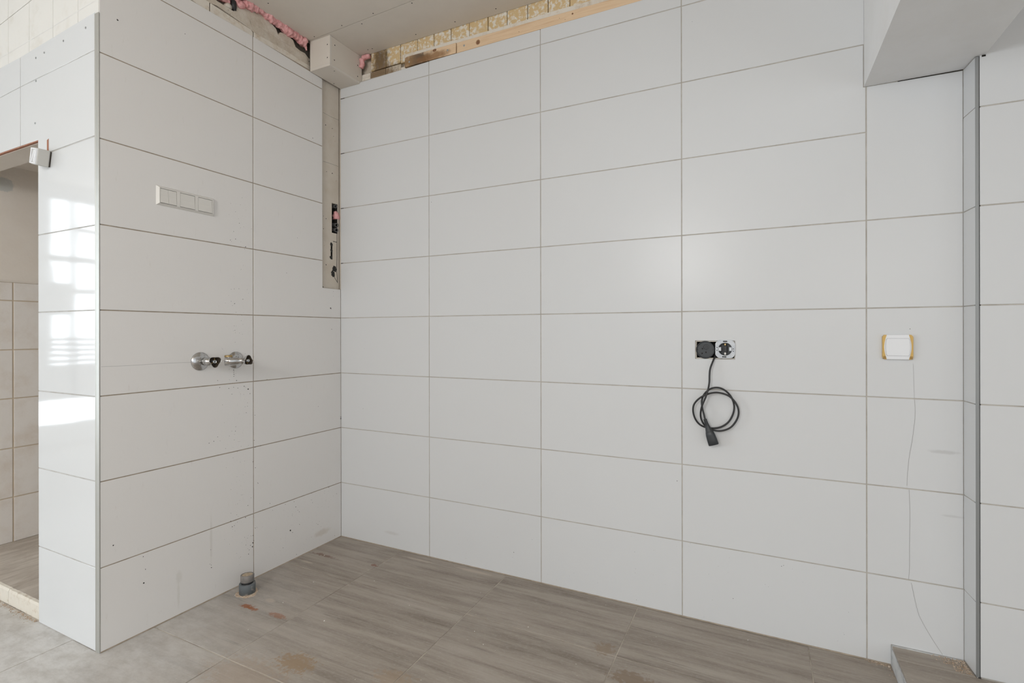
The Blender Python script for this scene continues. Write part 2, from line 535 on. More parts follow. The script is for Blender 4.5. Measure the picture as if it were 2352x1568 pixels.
def cells(as_, bs, skip):
    """Grid rectangles over the sorted coordinates, without those whose centre lies in a skipped box."""
    out = []
    for i in range(len(as_) - 1):
        for j in range(len(bs) - 1):
            ca, cb = (as_[i] + as_[i + 1]) / 2, (bs[j] + bs[j + 1]) / 2
            if any(s[0] < ca < s[2] and s[1] < cb < s[3] for s in skip):
                continue
            out.append(rect(as_[i], bs[j], as_[i + 1], bs[j + 1]))
    return out


def box(name, lo, hi, m, parent=None, bev=0.0, seg=2, smooth=False, rot=None, **kw):
    bm = bmesh.new()
    bmesh.ops.create_cube(bm, size=1)
    for v in bm.verts:
        v.co = Vector([lo[i] + (hi[i] - lo[i]) * (v.co[i] + 0.5) for i in range(3)])
    if bev:
        bmesh.ops.bevel(bm, geom=bm.edges[:], offset=bev, segments=seg, affect='EDGES', profile=0.5)
    if rot is not None:
        bmesh.ops.transform(bm, matrix=rot, verts=bm.verts)
    return finish(bm, name, m, parent, smooth, **kw)


def lathe(bm, c, ax, prof, seg=24, cap0=True, cap1=True, shape=None):
    """Rings along direction ax from c: prof = [(distance, radius)...]; shape(angle) scales the radius."""
    c, ax = Vector(c), Vector(ax).normalized()
    t = Vector((0, 0, 1)) if abs(ax.z) < 0.9 else Vector((1, 0, 0))
    u = ax.cross(t).normalized()
    v = ax.cross(u).normalized()
    rings = []
    for d, r in prof:
        rg = []
        for i in range(seg):
            a = 2 * math.pi * i / seg
            k = shape(a) if shape else 1
            rg.append(bm.verts.new(c + ax * d + (u * math.cos(a) + v * math.sin(a)) * r * k))
        rings.append(rg)
    for p, q in zip(rings, rings[1:]):
        for i in range(seg):
            bm.faces.new((p[i], p[(i + 1) % seg], q[(i + 1) % seg], q[i]))
    if cap0:
        bm.faces.new(rings[0])
    if cap1:
        bm.faces.new(rings[-1])
    return rings


def turned(name, c, ax, prof, m, parent=None, seg=24, smooth=True, shape=None, **kw):
    bm = bmesh.new()
    lathe(bm, c, ax, prof, seg, shape=shape)
    o = finish(bm, name, m, None, False, **kw)
    if smooth:
        for p in o.data.polygons:
            p.use_smooth = len(p.vertices) == 4
    if parent is not None:
        sub(parent, o)
    return o


def spline(pts, k=8):
    out = []
    P = [Vector(p) for p in pts]
    P = [P[0] * 2 - P[1]] + P + [P[-1] * 2 - P[-2]]
    for i in range(1, len(P) - 2):
        p0, p1, p2, p3 = P[i - 1], P[i], P[i + 1], P[i + 2]
        for j in range(k):
            t = j / k
            out.append(0.5 * ((2 * p1) + (p2 - p0) * t + (2 * p0 - 5 * p1 + 4 * p2 - p3) * t * t + (3 * p1 - p0 - 3 * p2 + p3) * t ** 3))
    out.append(P[-2])
    return out


def tube(bm, pts, rad, seg=12, jitter=0.0, freq=60.0):
    rings = []
    n0 = None
    for i, p in enumerate(pts):
        t = (pts[min(i + 1, len(pts) - 1)] - pts[max(i - 1, 0)]).normalized()
        if n0 is None:
            n0 = t.cross(Vector((0, 0, 1)) if abs(t.z) < 0.9 else Vector((1, 0, 0))).normalized()
        n0 = (n0 - t * n0.dot(t)).normalized()
        b = t.cross(n0)
        r = rad(i / (len(pts) - 1)) if callable(rad) else rad
        rg = []
        for j in range(seg):
            a = 2 * math.pi * j / seg
            d = n0 * math.cos(a) + b * math.sin(a)
            q = p + d * r
            if jitter:
                q = p + d * r * (1 + jitter * (noise.noise(q * freq) + 0.5 * noise.noise(q * freq * 2.3)))
            rg.append(bm.verts.new(q))
        rings.append(rg)
    for p, q in zip(rings, rings[1:]):
        for i in range(seg):
            bm.faces.new((p[i], p[(i + 1) % seg], q[(i + 1) % seg], q[i]))
    bm.faces.new(rings[0])
    bm.faces.new(rings[-1])


def ribbon(bm, fr, pts, w, n1):
    """A thin crack line lying on a wall."""
    P = [fr.p(a, b, n1) for a, b in pts]
    L = []
    for i, p in enumerate(P):
        t = (P[min(i + 1, len(P) - 1)] - P[max(i - 1, 0)]).normalized()
        s = fr.N.cross(t) * w / 2
        L.append((bm.verts.new(p - s), bm.verts.new(p + s)))
    for (a, b), (c, d) in zip(L, L[1:]):
        bm.faces.new((a, b, d, c))


def disc(bm, fr, a, b, r, n1, seg=8, sq=1.0, h=0.0004, rag=0.0):
    ring = []
    for i in range(seg):
        t = 2 * math.pi * i / seg
        k = 1 + random.uniform(-rag, rag)
        ring.append(bm.verts.new(fr.p(a + math.cos(t) * r * k, b + math.sin(t) * r * k * sq, n1)))
    top = bm.verts.new(fr.p(a, b, n1 + h))
    for i in range(seg):
        bm.faces.new((ring[i], ring[(i + 1) % seg], top))


def screws(parent, fr, pts, n1, r=0.0032, m=None, name='screw'):
    for a, b in pts:
        bm = bmesh.new()
        disc(bm, fr, a, b, r, n1, 10, h=0.0006)
        finish(bm, name, m or M_SCREW, parent)


# ------------------------------------------------------------------ shell
J = 0.0019          # half a joint
TH = 0.009          # tile thickness
ROWS = [0.2955, 0.5965, 0.8955, 1.1965, 1.4957, 1.796, 2.0963, 2.3965]
BEV = 0.0007


def tile_quad(fr, a0, a1, z0, z1, z0b=None, z1b=None, m=M_TILE, parent=None, name='tile', j=(J, J, J, J), rough=0.0):
    z0b = z0 if z0b is None else z0b
    z1b = z1 if z1b is None else z1b
    jl, jr, jb, jt = j
    t = random.uniform(-0.0002, 0.0002)
    return slab(name, [[(a0 + jl, z0 + jb), (a1 - jr, z0b + jb), (a1 - jr, z1b - jt), (a0 + jl, z1 - jt)]], fr, t, -TH, m, parent, BEV)


# floor base under the tiles
floor = box('floor', (-4.4, -6.3, -0.12), (4.8, 0.25, -0.0012), M_FGROUT, kind='structure')
fx = [-4.2, -3.78, -3.18, -2.58, -1.98, -1.38, -0.78, -0.18, 0.4195, 1.0145, 1.6145, 2.2125, 2.8125, 3.4, 4.0, 4.6]
fy = [-6.2, -5.765, -5.165, -4.565, -3.965, -3.365, -2.765, -2.165, -1.565, -0.966, -0.362, -0.0005]
for i in range(len(fx) - 1):
    for k in range(len(fy) - 1):
        x0, x1, y0, y1 = fx[i], fx[i + 1], fy[k], fy[k + 1]
        if y1 > -0.9 and x1 < 0.0:
            continue
        if x0 > 2.4 and y0 > -1.5:
            continue
        g = 0.0017
        if y1 > -0.9:
            x0 = max(x0, 0.0005)
        if y0 < BY < y1 and x1 < 0.1:
            if x1 <= -0.17:
                y1 = BY + 0.008
            else:
                pass
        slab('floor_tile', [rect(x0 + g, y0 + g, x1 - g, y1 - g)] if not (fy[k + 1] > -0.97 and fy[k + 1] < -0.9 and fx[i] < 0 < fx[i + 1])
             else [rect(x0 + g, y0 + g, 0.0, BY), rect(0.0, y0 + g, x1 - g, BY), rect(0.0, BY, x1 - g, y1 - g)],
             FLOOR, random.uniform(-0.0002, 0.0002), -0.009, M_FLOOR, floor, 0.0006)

# back wall
back = None
hx0, hz0 = onY(1597, 823.5)
hx1, hz1 = onY(1688, 782.5)
core = cells([-0.001, hx0, hx1, 2.66], [-0.05, hz0, hz1, 2.4625], [(hx0, hz0, hx1, hz1)])
back = slab('wall_back', core, BACK, -0.0016, -0.045, M_GROUT, kind='structure')
slab('wall_core', [rect(-0.3, -0.05, 2.75, 2.75)], BACK, -0.045, -0.25, M_MORTAR, back)
BX = [0.0005, 0.5853, 1.1857, 1.7853, 2.3858, 2.6414]
for c in range(5):
    z = [0.002] + ROWS
    for k in range(8):
        z0 = z[k]
        z1 = z[k + 1]
        a0, a1 = BX[c], BX[c + 1]
        if c == 4:
            if k > 5:
                break
            if k == 0:
                slab('tile', [[(a0 + J, 0.003), (2.452, 0.003), (2.452, 0.0705), (a0 + J, 0.0705)],
                              [(a0 + J, 0.0705), (2.452, 0.0705), (a1 - .0008, 0.0705), (a1 - .0008, z1 - J), (a0 + J, z1 - J)]], BACK, 0, -TH, M_TILE, back, 0)
                continue
            if k == 5:
                slab('tile', [[(a0 + J, z0 + J), (a1 - 0.0008, z0 + J), (a1 - 0.0008, 1.9475), (a0 + J, 1.9505)]], BACK, 0, -TH, M_TILE, back, BEV)
                continue
        jr = 0.0008 if c == 4 else J
        if c == 3 and k == 2:
            pass
        if c == 3 and k == 3 - 0:
            pass
        if c == 3 and z0 < hz0 and z1 > hz1:
            slab('tile', cells([a0 + J, hx0, hx1, a1 - J], [z0 + J, hz0, hz1, z1 - J], [(hx0, hz0, hx1, hz1)]), BACK, 0, -TH, M_TILE, back, BEV)
            continue
        if c == 3 and k == 6:
            slab('tile', [[(a0 + J, z0 + J), (a1 - J, z0 + J), (a1 - J, 1.9505), (2.3775, 1.9505), (2.3775, z1 - J), (a0 + J, z1 - J)]], BACK, 0, -TH, M_TILE, back, BEV)
            continue
        if c == 3 and k > 6:
            a1 = 2.3795 + J
        tile_quad(BACK, a0, a1, z0, z1, parent=back, j=(0.0 if c == 0 else J, jr, J if k else 0, J))
    if c < 4:
        a1 = BX[c + 1] if c < 3 else 2.3795
        tile_quad(BACK, BX[c], a1, ROWS[7], 2.4545 if c == 0 else 2.4655, None, 2.4645, parent=back, j=(0.0 if c == 0 else J, J, J, 0))
# behind the tiles: bare strip in the corner gap
slab('plaster_strip', [rect(-0.05, 1.352, 0.0008, 2.46)], BACK, -0.008, -0.044, M_STRIP, back)
# right of the beam's top the wall carries on up
slab('plaster_strip', [rect(1.9, 2.4665, 2.75, 2.62)], BACK, -0.004, -0.044, M_WALLW, back)

# old tiles above the back wall tiling
PB = 0.018
UP0, UP1 = 2.508, 2.62
ux = [onY(p, 60, PB)[0] for p in (852, 887, 920, 959, 997, 1036, 1078, 1121, 1165, 1212, 1259, 1309)]
d = 0.1015
while ux[-1] < 1.95:
    ux.append(ux[-1] + d)
for i in range(len(ux) - 1):
    b0 = UP0 + random.uniform(-0.001, 0.003)
    slab('old_tile', [[(ux[i] + 0.0016, b0), (ux[i + 1] - 0.0016, b0 + random.uniform(-0.001, 0.001)), (ux[i + 1] - 0.0016, UP1), (ux[i] + 0.0016, UP1)]],
         BACK, -PB + random.uniform(-0.0008, 0.0012), -0.044, M_OLD, back, 0.0006)
lx = [0.10, 0.195, 0.297, 0.398, 0.47]
for i in range(4):
    slab('old_tile', [rect(lx[i] + 0.0010, 2.44, lx[i + 1] - 0.0010, 2.4865 + random.uniform(-.001, .001))], BACK, -PB - 0.001, -0.044, M_OLDP if i in (0, 3) else M_MORTAR, back, 0.0006)
for i in range(3):
    slab('old_tile', [rect(lx[i] + 0.0015, 2.487, lx[i + 1] - 0.0015, 2.5065)], BACK, -PB - 0.002, -0.044, M_MORTAR if i else M_OLDP, back, 0.001)
# skim of mortar above the batten
mp = [(925, 127), (945, 121.5), (958, 117.5), (972, 114), (987, 109.5), (1000, 106), (1018, 100), (1036, 94.5), (1052, 91), (1079, 83.5), (1100, 77), (1121, 71.5), (1166, 58), (1200, 49), (1257, 30), (1310, 15), (1346, 5), (1400, -10)]
bot = [(x, y + 14) for x, y in mp]
polys = []
T = [onY(*p, PB) for p in mp]
Bm = [onY(*p, PB) for p in bot]
for i in range(len(T) - 1):
    polys.append([Bm[i], Bm[i + 1], T[i + 1], T[i]])
slab('mortar_skim', polys, BACK, -PB + 0.0025, -0.03, M_OLDP, back, 0.001)

# left wall
gapL, gapB, gapT = -0.1305, 1.352, 2.462
left = slab('wall_left', cells([-1.139, gapL, 0.0012], [-0.05, gapB, 2.4605], [(gapL, gapB, 0.1, 3)]), LEFT, -0.0016, -0.013, M_GROUT_L, kind='structure')
holes = [(-0.052, 1.657, -0.010, 1.818), (-0.060, 1.512, -0.047, 1.600)]
h1 = onX(767.5, 618, -0.013)
h2 = onX(765, 628.5, -0.013)
for h in (h1, h2):
    holes.append((h[0] - 0.012, h[1] - 0.011, h[0] + 0.012, h[1] + 0.011))
aa = sorted({-1.13, 0.0, *[h[0] for h in holes], *[h[2] for h in holes]})
bb = sorted({-0.05, 2.462, *[h[1] for h in holes], *[h[3] for h in holes]})
slab('plaster_strip', cells(aa, bb, holes), LEFT, -0.013, -0.05, M_STRIP, left)
for h in holes:
    box('hole_shade', (-0.0505, h[2] - 0.0012, h[1]), (-0.0142, h[2] + 0.0002, h[3]), M_DARK, left)  # dark sheet standing in for the shade inside each hole
slab('wall_core', [rect(-1.13, -0.05, 0.0, 2.75)], LEFT, -0.051, -0.12, M_DARK, left)  # near-black core, giving the holes their shade by colour
zl = [0.002] + ROWS
for k in range(8):
    z0, z1 = zl[k], zl[k + 1]
    tile_quad(LEFT, -1.1425, -0.5400, z0, z1, m=M_TILE_L, parent=left, j=(0, J, J if k else 0, J))
    if z1 < gapB:
        tile_quad(LEFT, -0.5400, -0.001, z0, z1, m=M_TILE_L, parent=left, j=(J, 0, J if k else 0, J))
    elif z0 < gapB:
        slab('tile', [[(-0.54 + J, z0 + J), (gapL, z0 + J), (gapL, gapB), (gapL, z1 - J), (-0.54 + J, z1 - J)], [(gapL, z0 + J), (-0.001, z0 + J), (-0.001, gapB), (gapL, gapB)]],
             LEFT, 0, -TH, M_TILE_L, left, BEV)
    else:
        tile_quad(LEFT, -0.5400, gapL, z0, z1, m=M_TILE_L, parent=left, j=(J, 0, J, J))
tile_quad(LEFT, -1.1425, -0.54, ROWS[7], 2.462, m=M_TILE_L, parent=left, j=(0, J, J, 0))
tile_quad(LEFT, -0.54, gapL, ROWS[7], 2.4615, None, 2.4495, m=M_TILE_L, parent=left, j=(J, 0, J, 0))


# the broken band over the left tiles
def lpts(plane, *pp):
    return [onX(x, y, plane) for x, y in pp]


pl = -0.010
slab('old_tile', [lpts(pl, (380, -45), (481, 30), (481, 5), (380, -62))], LEFT, pl, -0.05, M_OLDP, left, 0.0012)
slab('old_tile', [lpts(pl, (483, 32), (581, 92), (581, 75), (577, 68), (484, 7))], LEFT, pl, -0.05, M_OLDP, left, 0.0012)
slab('old_tile', [lpts(pl, (583.5, 92), (660, 142), (712, 172), (712, 152), (660, 118), (584, 74))], LEFT, pl, -0.05, M_OLDP, left, 0.0012)
pl = -0.0075
slab('plaster_ridge', [lpts(pl, (380, -70), (481, 5), (500, 12), (540, 26), (500, 1), (380, -85)),
                       lpts(pl, (500, 12), (577, 66), (585, 74), (575, 46), (540, 26)), ], LEFT, -0.013, -0.05, M_PLASTER, left)
slab('plaster_ridge', [lpts(-0.013, (583, 74), (640, 108), (712, 154), (712, 135), (668, 105), (640, 90), (606, 68), (575, 47))], LEFT, -0.013, -0.05, M_PLASTER, left, 0.002)
slab('plaster_layer', [lpts(-0.017, (538, 27), (575, 50), (606, 72), (640, 94), (668, 109), (712, 138), (700, 122), (690, 117), (679, 108), (673, 92), (655, 78), (644, 74), (639, 80), (634, 66), (620, 50), (603, 36), (585, 24), (560, 14), (541, 10))],
     LEFT, -0.017, -0.05, M_PLASTER, left)
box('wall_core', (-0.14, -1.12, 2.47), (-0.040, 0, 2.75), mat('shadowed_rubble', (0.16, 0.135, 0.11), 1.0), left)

# partition end face with the opening
end = slab('wall_end', [rect(-0.4325, -0.05, -0.024, 1.862), rect(-0.4325, 1.862, -0.024, 2.215), rect(-1.9, 1.862, -0.4325, 2.215), rect(-4.2, 1.862, -1.9, 2.215)],
           END, -0.0016, -0.10, M_GROUT_G, kind='structure')
slab('wall_upper', [[(-4.2, 2.2155), (-0.024, 2.2155), (-0.024, 2.75), (-4.2, 2.75)]], END, -0.009, -0.10, M_PLASTER, end)
ez = [0.002, 0.2943, 0.5965, 0.8935, 1.1965, 1.4945, 1.798, 2.1]
XR = -0.0242
for k in range(5):
    tile_quad(END, -0.4335, XR, ez[k], ez[k + 1], m=M_TILE_G, parent=end, j=(0, 0, J if k else 0, J))
tile_quad(END, -0.4335, XR, ez[5], ez[6], None, 1.8065, m=M_TILE_G, parent=end, j=(0, 0, J, J))
slab('tile', [[(-0.4335, 1.8005), (XR, 1.8095), (XR, 1.862), (-0.4335, 1.862)], [(-0.4335, 1.862), (XR, 1.862), (XR, 2.1065), (-0.4335, 2.0985)],
              [(-0.5755, 1.862), (-0.4335, 1.862), (-0.4335, 2.0985), (-0.5755, 2.0955)]], END, 0, -TH, M_TILE_G, end, BEV)
xs = [-4.18, -3.5755, -2.9755, -2.3755, -1.7755, -1.1755, -0.5785]
for i in range(len(xs) - 1):
    tile_quad(END, xs[i], xs[i + 1], 1.862, 2.0765 if i < 5 else 2.0745, None, 2.0765 if i < 5 else 2.0955, m=M_TILE_G, parent=end, j=(J, J, 0, 0))
    tile_quad(END, xs[i], xs[i + 1], 2.0797 if i < 5 else 2.0775, 2.2085, 2.0797 if i < 5 else 2.0985, 2.2085 if i < 5 else 2.2155, m=M_TILE_G, parent=end, j=(J, J, 0, 0))
tile_quad(END, -0.5755, XR, 2.0985, 2.2155, 2.1095, 2.2405, m=M_TILE_G, parent=end, j=(0, 0, 0, 0))
# old square tiles above
pe = BY + 0.004
END2 = Frame((0, pe, 0), (1, 0, 0), (0, 0, 1), (0, -1, 0))
ox = [-1.226, -1.044, -0.862, onY(19, 100, pe)[0], onY(67, 60, pe)[0], onY(121.5, 40, pe)[0], onY(179, 30, pe)[0], -0.026]
zj = [onY(x, y, pe)[1] for x, y in ((0, 56), (70, 1))]


def zjoint(x):
    return zj[0] + (zj[1] - zj[0]) * (x + 0.755) / 0.262


for i in range(len(ox) - 1):
    a0, a1 = ox[i] + 0.0013, ox[i + 1] - 0.0013
    s = 2.2085 + (2.2405 - 2.2085) * max(0, (a0 + 0.757) / 0.733)
    s2 = 2.2085 + (2.2405 - 2.2085) * max(0, (a1 + 0.757) / 0.733)
    slab('old_tile', [[(a0, s + 0.001), (a1, s2 + 0.001), (a1, zjoint(a1) - 0.002), (a0, zjoint(a0) - 0.002)]], END2, 0, -0.012, M_OLDW, end, 0.0006)
    slab('old_tile', [[(a0, zjoint(a0) + 0.001), (a1, zjoint(a1) + 0.001), (a1, 2.585), (a0, 2.585)]], END2, 0, -0.012, M_OLDW, end, 0.0006)
# skim line over the old tiles
skim = [onY(x, y, pe) for x, y in ((0, 133.5), (70, 92), (140, 50), (218, 1.5))]
bm = bmesh.new()
ribbon(bm, END2, skim, 0.0016, 0.0006)
finish(bm, 'skim_line', M_WALLW, end)
# terracotta edges where the tiles were cut, and the slot cut beside the opening
slab('cut_edge', [rect(-4.18, 1.8575, -0.4345, 1.8615)], END, -0.0006, -0.0095, M_TERRA, end)
slab('lintel_soffit', [rect(-4.18, 1.856, -0.4345, 1.8625)], END, -0.0098, -0.10, M_NPL, end)
s0, s1 = onY(108, 322, BY), onY(112, 346, BY)
slab('cut_slot', [[(s0[0], s1[1] - 0.012), (s1[0], s1[1] - 0.012), (s1[0], s0[1] + 0.004), (s0[0], s0[1])]], END, 0.0006, -0.001, M_TERRA, end)
# the pier's body behind its faces
box('wall_core', (-0.4325, BY + 0.02, -0.05), (-0.125, -0.02, 2.7), M_NPL, end)
box('wall_core', (-4.2, -1.045, 1.96), (-0.4325, -0.02, 2.75), M_NPL, end)

# alcove beyond the opening
niche = box('wall_niche', (NX - 0.15, -1.045, -0.05), (NX - 0.002, -0.02, 1.96), M_NPL, kind='structure')
box('wall_stub', (-4.2, -1.14, -0.05), (NX - 0.002, -1.045, 1.853), M_NPL, niche)
box('wall_stub', (NX - 0.002, -0.12, -0.05), (-0.43, -0.02, 1.96), M_NPL, niche)
nz = [0.059] + [onX(29, y, NX)[1] for y in (1141, 1028, 914.5, 803, 690.5)] + [onX(30, 648, NX)[1]]
slab('tile_backing', [rect(-1.04, 0.05, -0.12, nz[-1])], NICHE, 0.002, -0.002, M_NGROUT, niche)
na = onX(29.5, 900, NX)[0]
ns = [na + (na - na) - 0.20, na, na + 0.2, na + 0.4, na + 0.6]
ns[0] = -1.04
for i in range(len(ns) - 1):
    for k in range(len(nz) - 1):
        slab('old_tile', [rect(ns[i] + 0.003, nz[k] + 0.0025, min(ns[i + 1], -0.13) - 0.003, nz[k + 1] - 0.0025)], NICHE, 0.006 + random.uniform(-.0004, .0004), 0.001, M_NTILE, niche, 0.0015)
slab('tile_ledge', [rect(-1.04, nz[-1] - 0.001, -0.12, nz[-1] + 0.006)], NICHE, 0.007, -0.002, M_NPL, niche, 0.002)
# raised alcove floor
step = box('raised_floor', (NX, -1.125, -0.05), (-0.434, -0.12, 0.052), M_FGROUT, kind='structure')
xa = onZ(2, 1297, 0.06)[0]
xb = onZ(86, 1324, 0.06)[0]
px_ = [NX, -1.28, xa, xb, xb + (xb - xa), -0.434]
for i in range(len(px_) - 1):
    a0, a1 = px_[i], px_[i + 1]
    if a1 - a0 < 0.01:
        continue
    slab('plank_tile', [rect(a0 + 0.0015, -1.122, a1 - 0.0015, -0.121)], Frame((0, 0, 0.06), (1, 0, 0), (0, 1, 0), (0, 0, 1)), random.uniform(-.0005, .0005), -0.008, M_PLANK, step, 0.001)
xk = onY(19, 1372, -1.135)[0]
for a0, a1 in ((-1.9, xk), (xk, -0.434)):
    bm = bmesh.new()
    n = 26
    rows_ = []
    for i in range(n + 1):
        x = a0 + 0.001 + (a1 - a0 - 0.002) * i / n
        w = noise.noise(Vector((x * 60, 0, 3))) * 0.002
        w2 = noise.noise(Vector((x * 40, 5, 3))) * 0.003
        rows_.append([bm.verts.new((x, -1.120, -0.001)), bm.verts.new((x, -1.136 + w, -0.001)), bm.verts.new((x, -1.135 + w2, 0.05)),
                      bm.verts.new((x, -1.131 + w2, 0.0585 + w)), bm.verts.new((x, -1.1205, 0.060 + w))])
    for p, q in zip(rows_, rows_[1:]):
        for i in range(5):
            bm.faces.new((p[i], p[(i + 1) % 5], q[(i + 1) % 5], q[i]))
    bm.faces.new(rows_[0])
    bm.faces.new(rows_[-1])
    finish(bm, 'step_brick', M_STEP, step)

# return wall and the wall on the right
ret = slab('wall_return', [rect(-0.0, -0.05, 0.0815, 1.95)], RET, -0.0016, -0.006, M_GROUT, kind='structure')
for z0, z1 in zip([0.0705] + ROWS[:6], ROWS[:5] + [1.796, 1.9495]):
    tile_quad(RET, 0.0008, 0.0815, z0, z1, parent=ret, j=(0, 0, J * 0.7, J * 0.7))
right = slab('wall_right', [rect(2.66, -0.05, 4.6, 1.957), rect(2.66, 1.957, 4.6, 2.75)], RIGHT, -0.0016, -0.08, M_GROUT, kind='structure')
rz = [(onY(2252, y0, RY)[1] + onY(2352, y1, RY)[1]) / 2 for y0, y1 in ((1385, 1400), (1158, 1165), (929.5, 933), (699, 700), (470, 465.5), (243.5, 231))]
rz = [0.0705] + rz + [rz[-1] + 0.3, 2.6]
rxs = [2.6578, 3.225, 3.825, 4.425, 4.6]
for i in range(4):
    for k in range(len(rz) - 1):
        tile_quad(RIGHT, rxs[i], rxs[i + 1], rz[k], rz[k + 1], parent=right, j=(0 if i == 0 else J, J, J if k else 0, J))
slab('dark_gap', [rect(2.6555, 0.0705, 2.6582, 1.955)], RIGHT, -0.0045, -0.0055, M_DARK, right)

# beam boxing across the kitchen and the raised platform
beam = box('beam', (2.3795, -4.2, 1.9513), (2.6705, -0.0002, 2.7), M_BEAM, kind='structure')
hl = [onY(x, y, -0.0015) for x, y in ((2062, 186), (2085, 181), (2110, 177), (2150, 171), (2212, 162.2))]
bm = bmesh.new()
ribbon(bm, BACK, [(a, 1.9496) for a, _ in hl], 0.0025, 0.0007)
finish(bm, 'dark_gap', M_DARK, back)
box('dark_gap', (2.6625, RY - 0.0012, 1.9462), (2.6715, RY + 0.0002, 1.9512), M_DARK, right)

plat = box('raised_platform', (2.4525, -3.0, -0.05), (4.6, -0.0002, 0.0605), M_PSIDE, kind='structure')
PLAT = Frame((0, 0, 0.069), (1, 0, 0), (0, 1, 0), (0, 0, 1))
yj = (onZ(2070, 1516.5, 0.069)[1] + onZ(2200, 1546, 0.069)[1]) / 2
pxs = [2.4545, 3.05, 3.65, 4.25, 4.6]
pys = [-3.0, -2.485, -1.885, -1.285, -0.685, yj, -0.0085]
for i in range(4):
    for k in range(6):
        y1 = pys[k + 1]
        if k == 5 and i > 0:
            y1 = RY - 0.001
            if y1 - pys[k] < 0.01:
                continue
        if k == 5 and i == 0:
            slab('floor_tile', [rect(2.4545, pys[k] + 0.001, 2.646, y1), ], PLAT, 0, -0.0084, M_PFLOOR, plat, 0.0006)
            continue
        slab('floor_tile', [rect(pxs[i] + (0.001 if i else 0), pys[k] + 0.001, pxs[i + 1] - 0.001, y1 - 0.001)], PLAT, 0, -0.0084, M_PFLOOR, plat, 0.0006)
slab('edge_strip', [rect(2.4535, -0.0085, 2.6405, -0.0004)], PLAT, 0.0008, -0.0084, M_PSIDE, plat, 0.0006)

# rest of the room (behind and beside the camera)
EAST = Frame((4.6, 0, 0), (0, 1, 0), (0, 0, 1), (-1, 0, 0))
wr = slab('wall_side', cells([-6.2, -5.8, -2.2, -0.08], [-0.05, 0.14, 2.54, 2.75], [(-5.8, 0.14, -2.2, 2.54)]), EAST, 0, -0.1, M_WALLW, kind='structure')
WIN = Frame((-4.2, 0, 0), (0, 1, 0), (0, 0, 1), (1, 0, 0))
wl = slab('wall_street', cells([-6.2, -5.85, -1.95, -1.0], [-0.05, 0.18, 2.52, 2.75], [(-5.85, 0.18, -1.95, 2.52)]), WIN, 0, -0.12, M_WALLW, kind='structure')
REAR = Frame((0, -6.0, 0), (1, 0, 0), (0, 0, 1), (0, 1, 0))
wf = slab('wall_rear', cells([-4.2, -3.8, 1.4, 4.6], [-0.05, 0.14, 2.54, 2.75], [(-3.8, 0.14, 1.4, 2.54)]), REAR, 0, -0.12, M_WALLW, kind='structure')


def bars(name, fr, rects):
    o = None
    for r in rects:
        if o is None:
            o = slab(name, [rect(*r)], fr, -0.03, -0.09, M_FRAME, kind='structure')
        else:
            slab('window_piece', [rect(*r)], fr, -0.03, -0.09, M_FRAME, o)
    return o


bars('window_1', WIN, [(-5.85, 0.18, -1.95, 0.24), (-5.85, 2.46, -1.95, 2.52), (-2.73, 0.24, -1.95, 2.46), (-5.85, 0.24, -5.79, 2.46), (-2.92, 0.24, -2.87, 2.46), (-4.0, 0.24, -3.92, 2.46),
                       (-5.79, 1.84, -2.73, 1.90), (-3.6, 2.16, -2.9, 2.20), (-3.4, 1.52, -2.92, 1.57), (-2.87, 1.30, -2.73, 1.62), (-3.6, 0.24, -2.73, 0.80), (-3.6, 1.04, -2.73, 1.07), (-3.6, 0.985, -2.73, 1.015), (-3.6, 0.93, -2.73, 0.96), (-3.6, 0.875, -2.73, 0.905), (-3.6, 0.82, -2.73, 0.85)])  # panel, slats and short bars added to shape the reflection in the pier
bars('window_2', REAR, [(-3.8, 0.14, 1.4, 0.2), (-3.8, 2.48, 1.4, 2.54), (-3.8, 0.2, -3.74, 2.48), (1.34, 0.2, 1.4, 2.48), (-2.0, 0.2, -1.92, 2.48), (-0.2, 0.2, -0.12, 2.48)])
bars('added_window', EAST, [(-5.8, 0.14, -2.2, 0.2), (-5.8, 2.48, -2.2, 2.54), (-5.8, 0.2, -5.74, 2.48), (-2.26, 0.2, -2.2, 2.48), (-4.04, 0.2, -3.96, 2.48)])  # unseen window added on the right to go with the fill light

# ceiling
ceil = box('ceiling', (-4.4, -6.3, 2.62), (4.8, 0.25, 2.8), M_BOARD, kind='structure')
ys0 = (-0.2165, -0.2475)
p = slab('plasterboard_panel', [[(0.004, -0.2185), (2.379, -0.2185 - 0.075), (2.379, 0.016), (0.004, 0.016)]], CEIL, 0, -0.0125, M_BOARD, ceil, 0.0008)
screws(p, CEIL, [onZ(x, y, 2.603) for x, y in ((831, 54.5), (845, 114), (855, 111.5), (955, 79), (1045, 50), (1139, 20), (946, 7))], 0.0003)
q = slab('plasterboard_panel', [[(0.004, -1.42), (2.379, -1.42), (2.379, -0.2205 - 0.075), (0.004, -0.2205)]], CEIL, 0, -0.0125, M_BOARD, ceil, 0.0008)
screws(q, CEIL, [onZ(x, y, 2.603) for x, y in ((616, 7.5), (722, 84), (785, 58.5), (857, 30.5))], 0.0003)
for (a0, b0, a1, b1) in ((0.004, -2.62, 2.379, -1.422), (0.004, -3.82, 2.379, -2.622), (0.004, -5.02, 2.379, -3.822), (0.004, -6.0, 2.379, -5.022)):
    slab('plasterboard_panel', [rect(a0, b0, a1, b1)], CEIL, 0, -0.0125, M_BOARD, ceil, 0.0008)
for (a0, b0, a1, b1) in ((-4.2, -6.0, -2.0, -1.155), (-1.998, -6.0, 0.002, -1.155), (2.672, -6.0, 4.6, -0.083)):
    slab('plasterboard_panel', [rect(a0, b0, a1, b1)], CEIL, 0, -0.0125, M_BOARD, ceil, 0.0008)
street = box('ground_outside', (-14, -16, -0.2), (-4.45, 3, -0.13), M_PAVE, kind='structure')

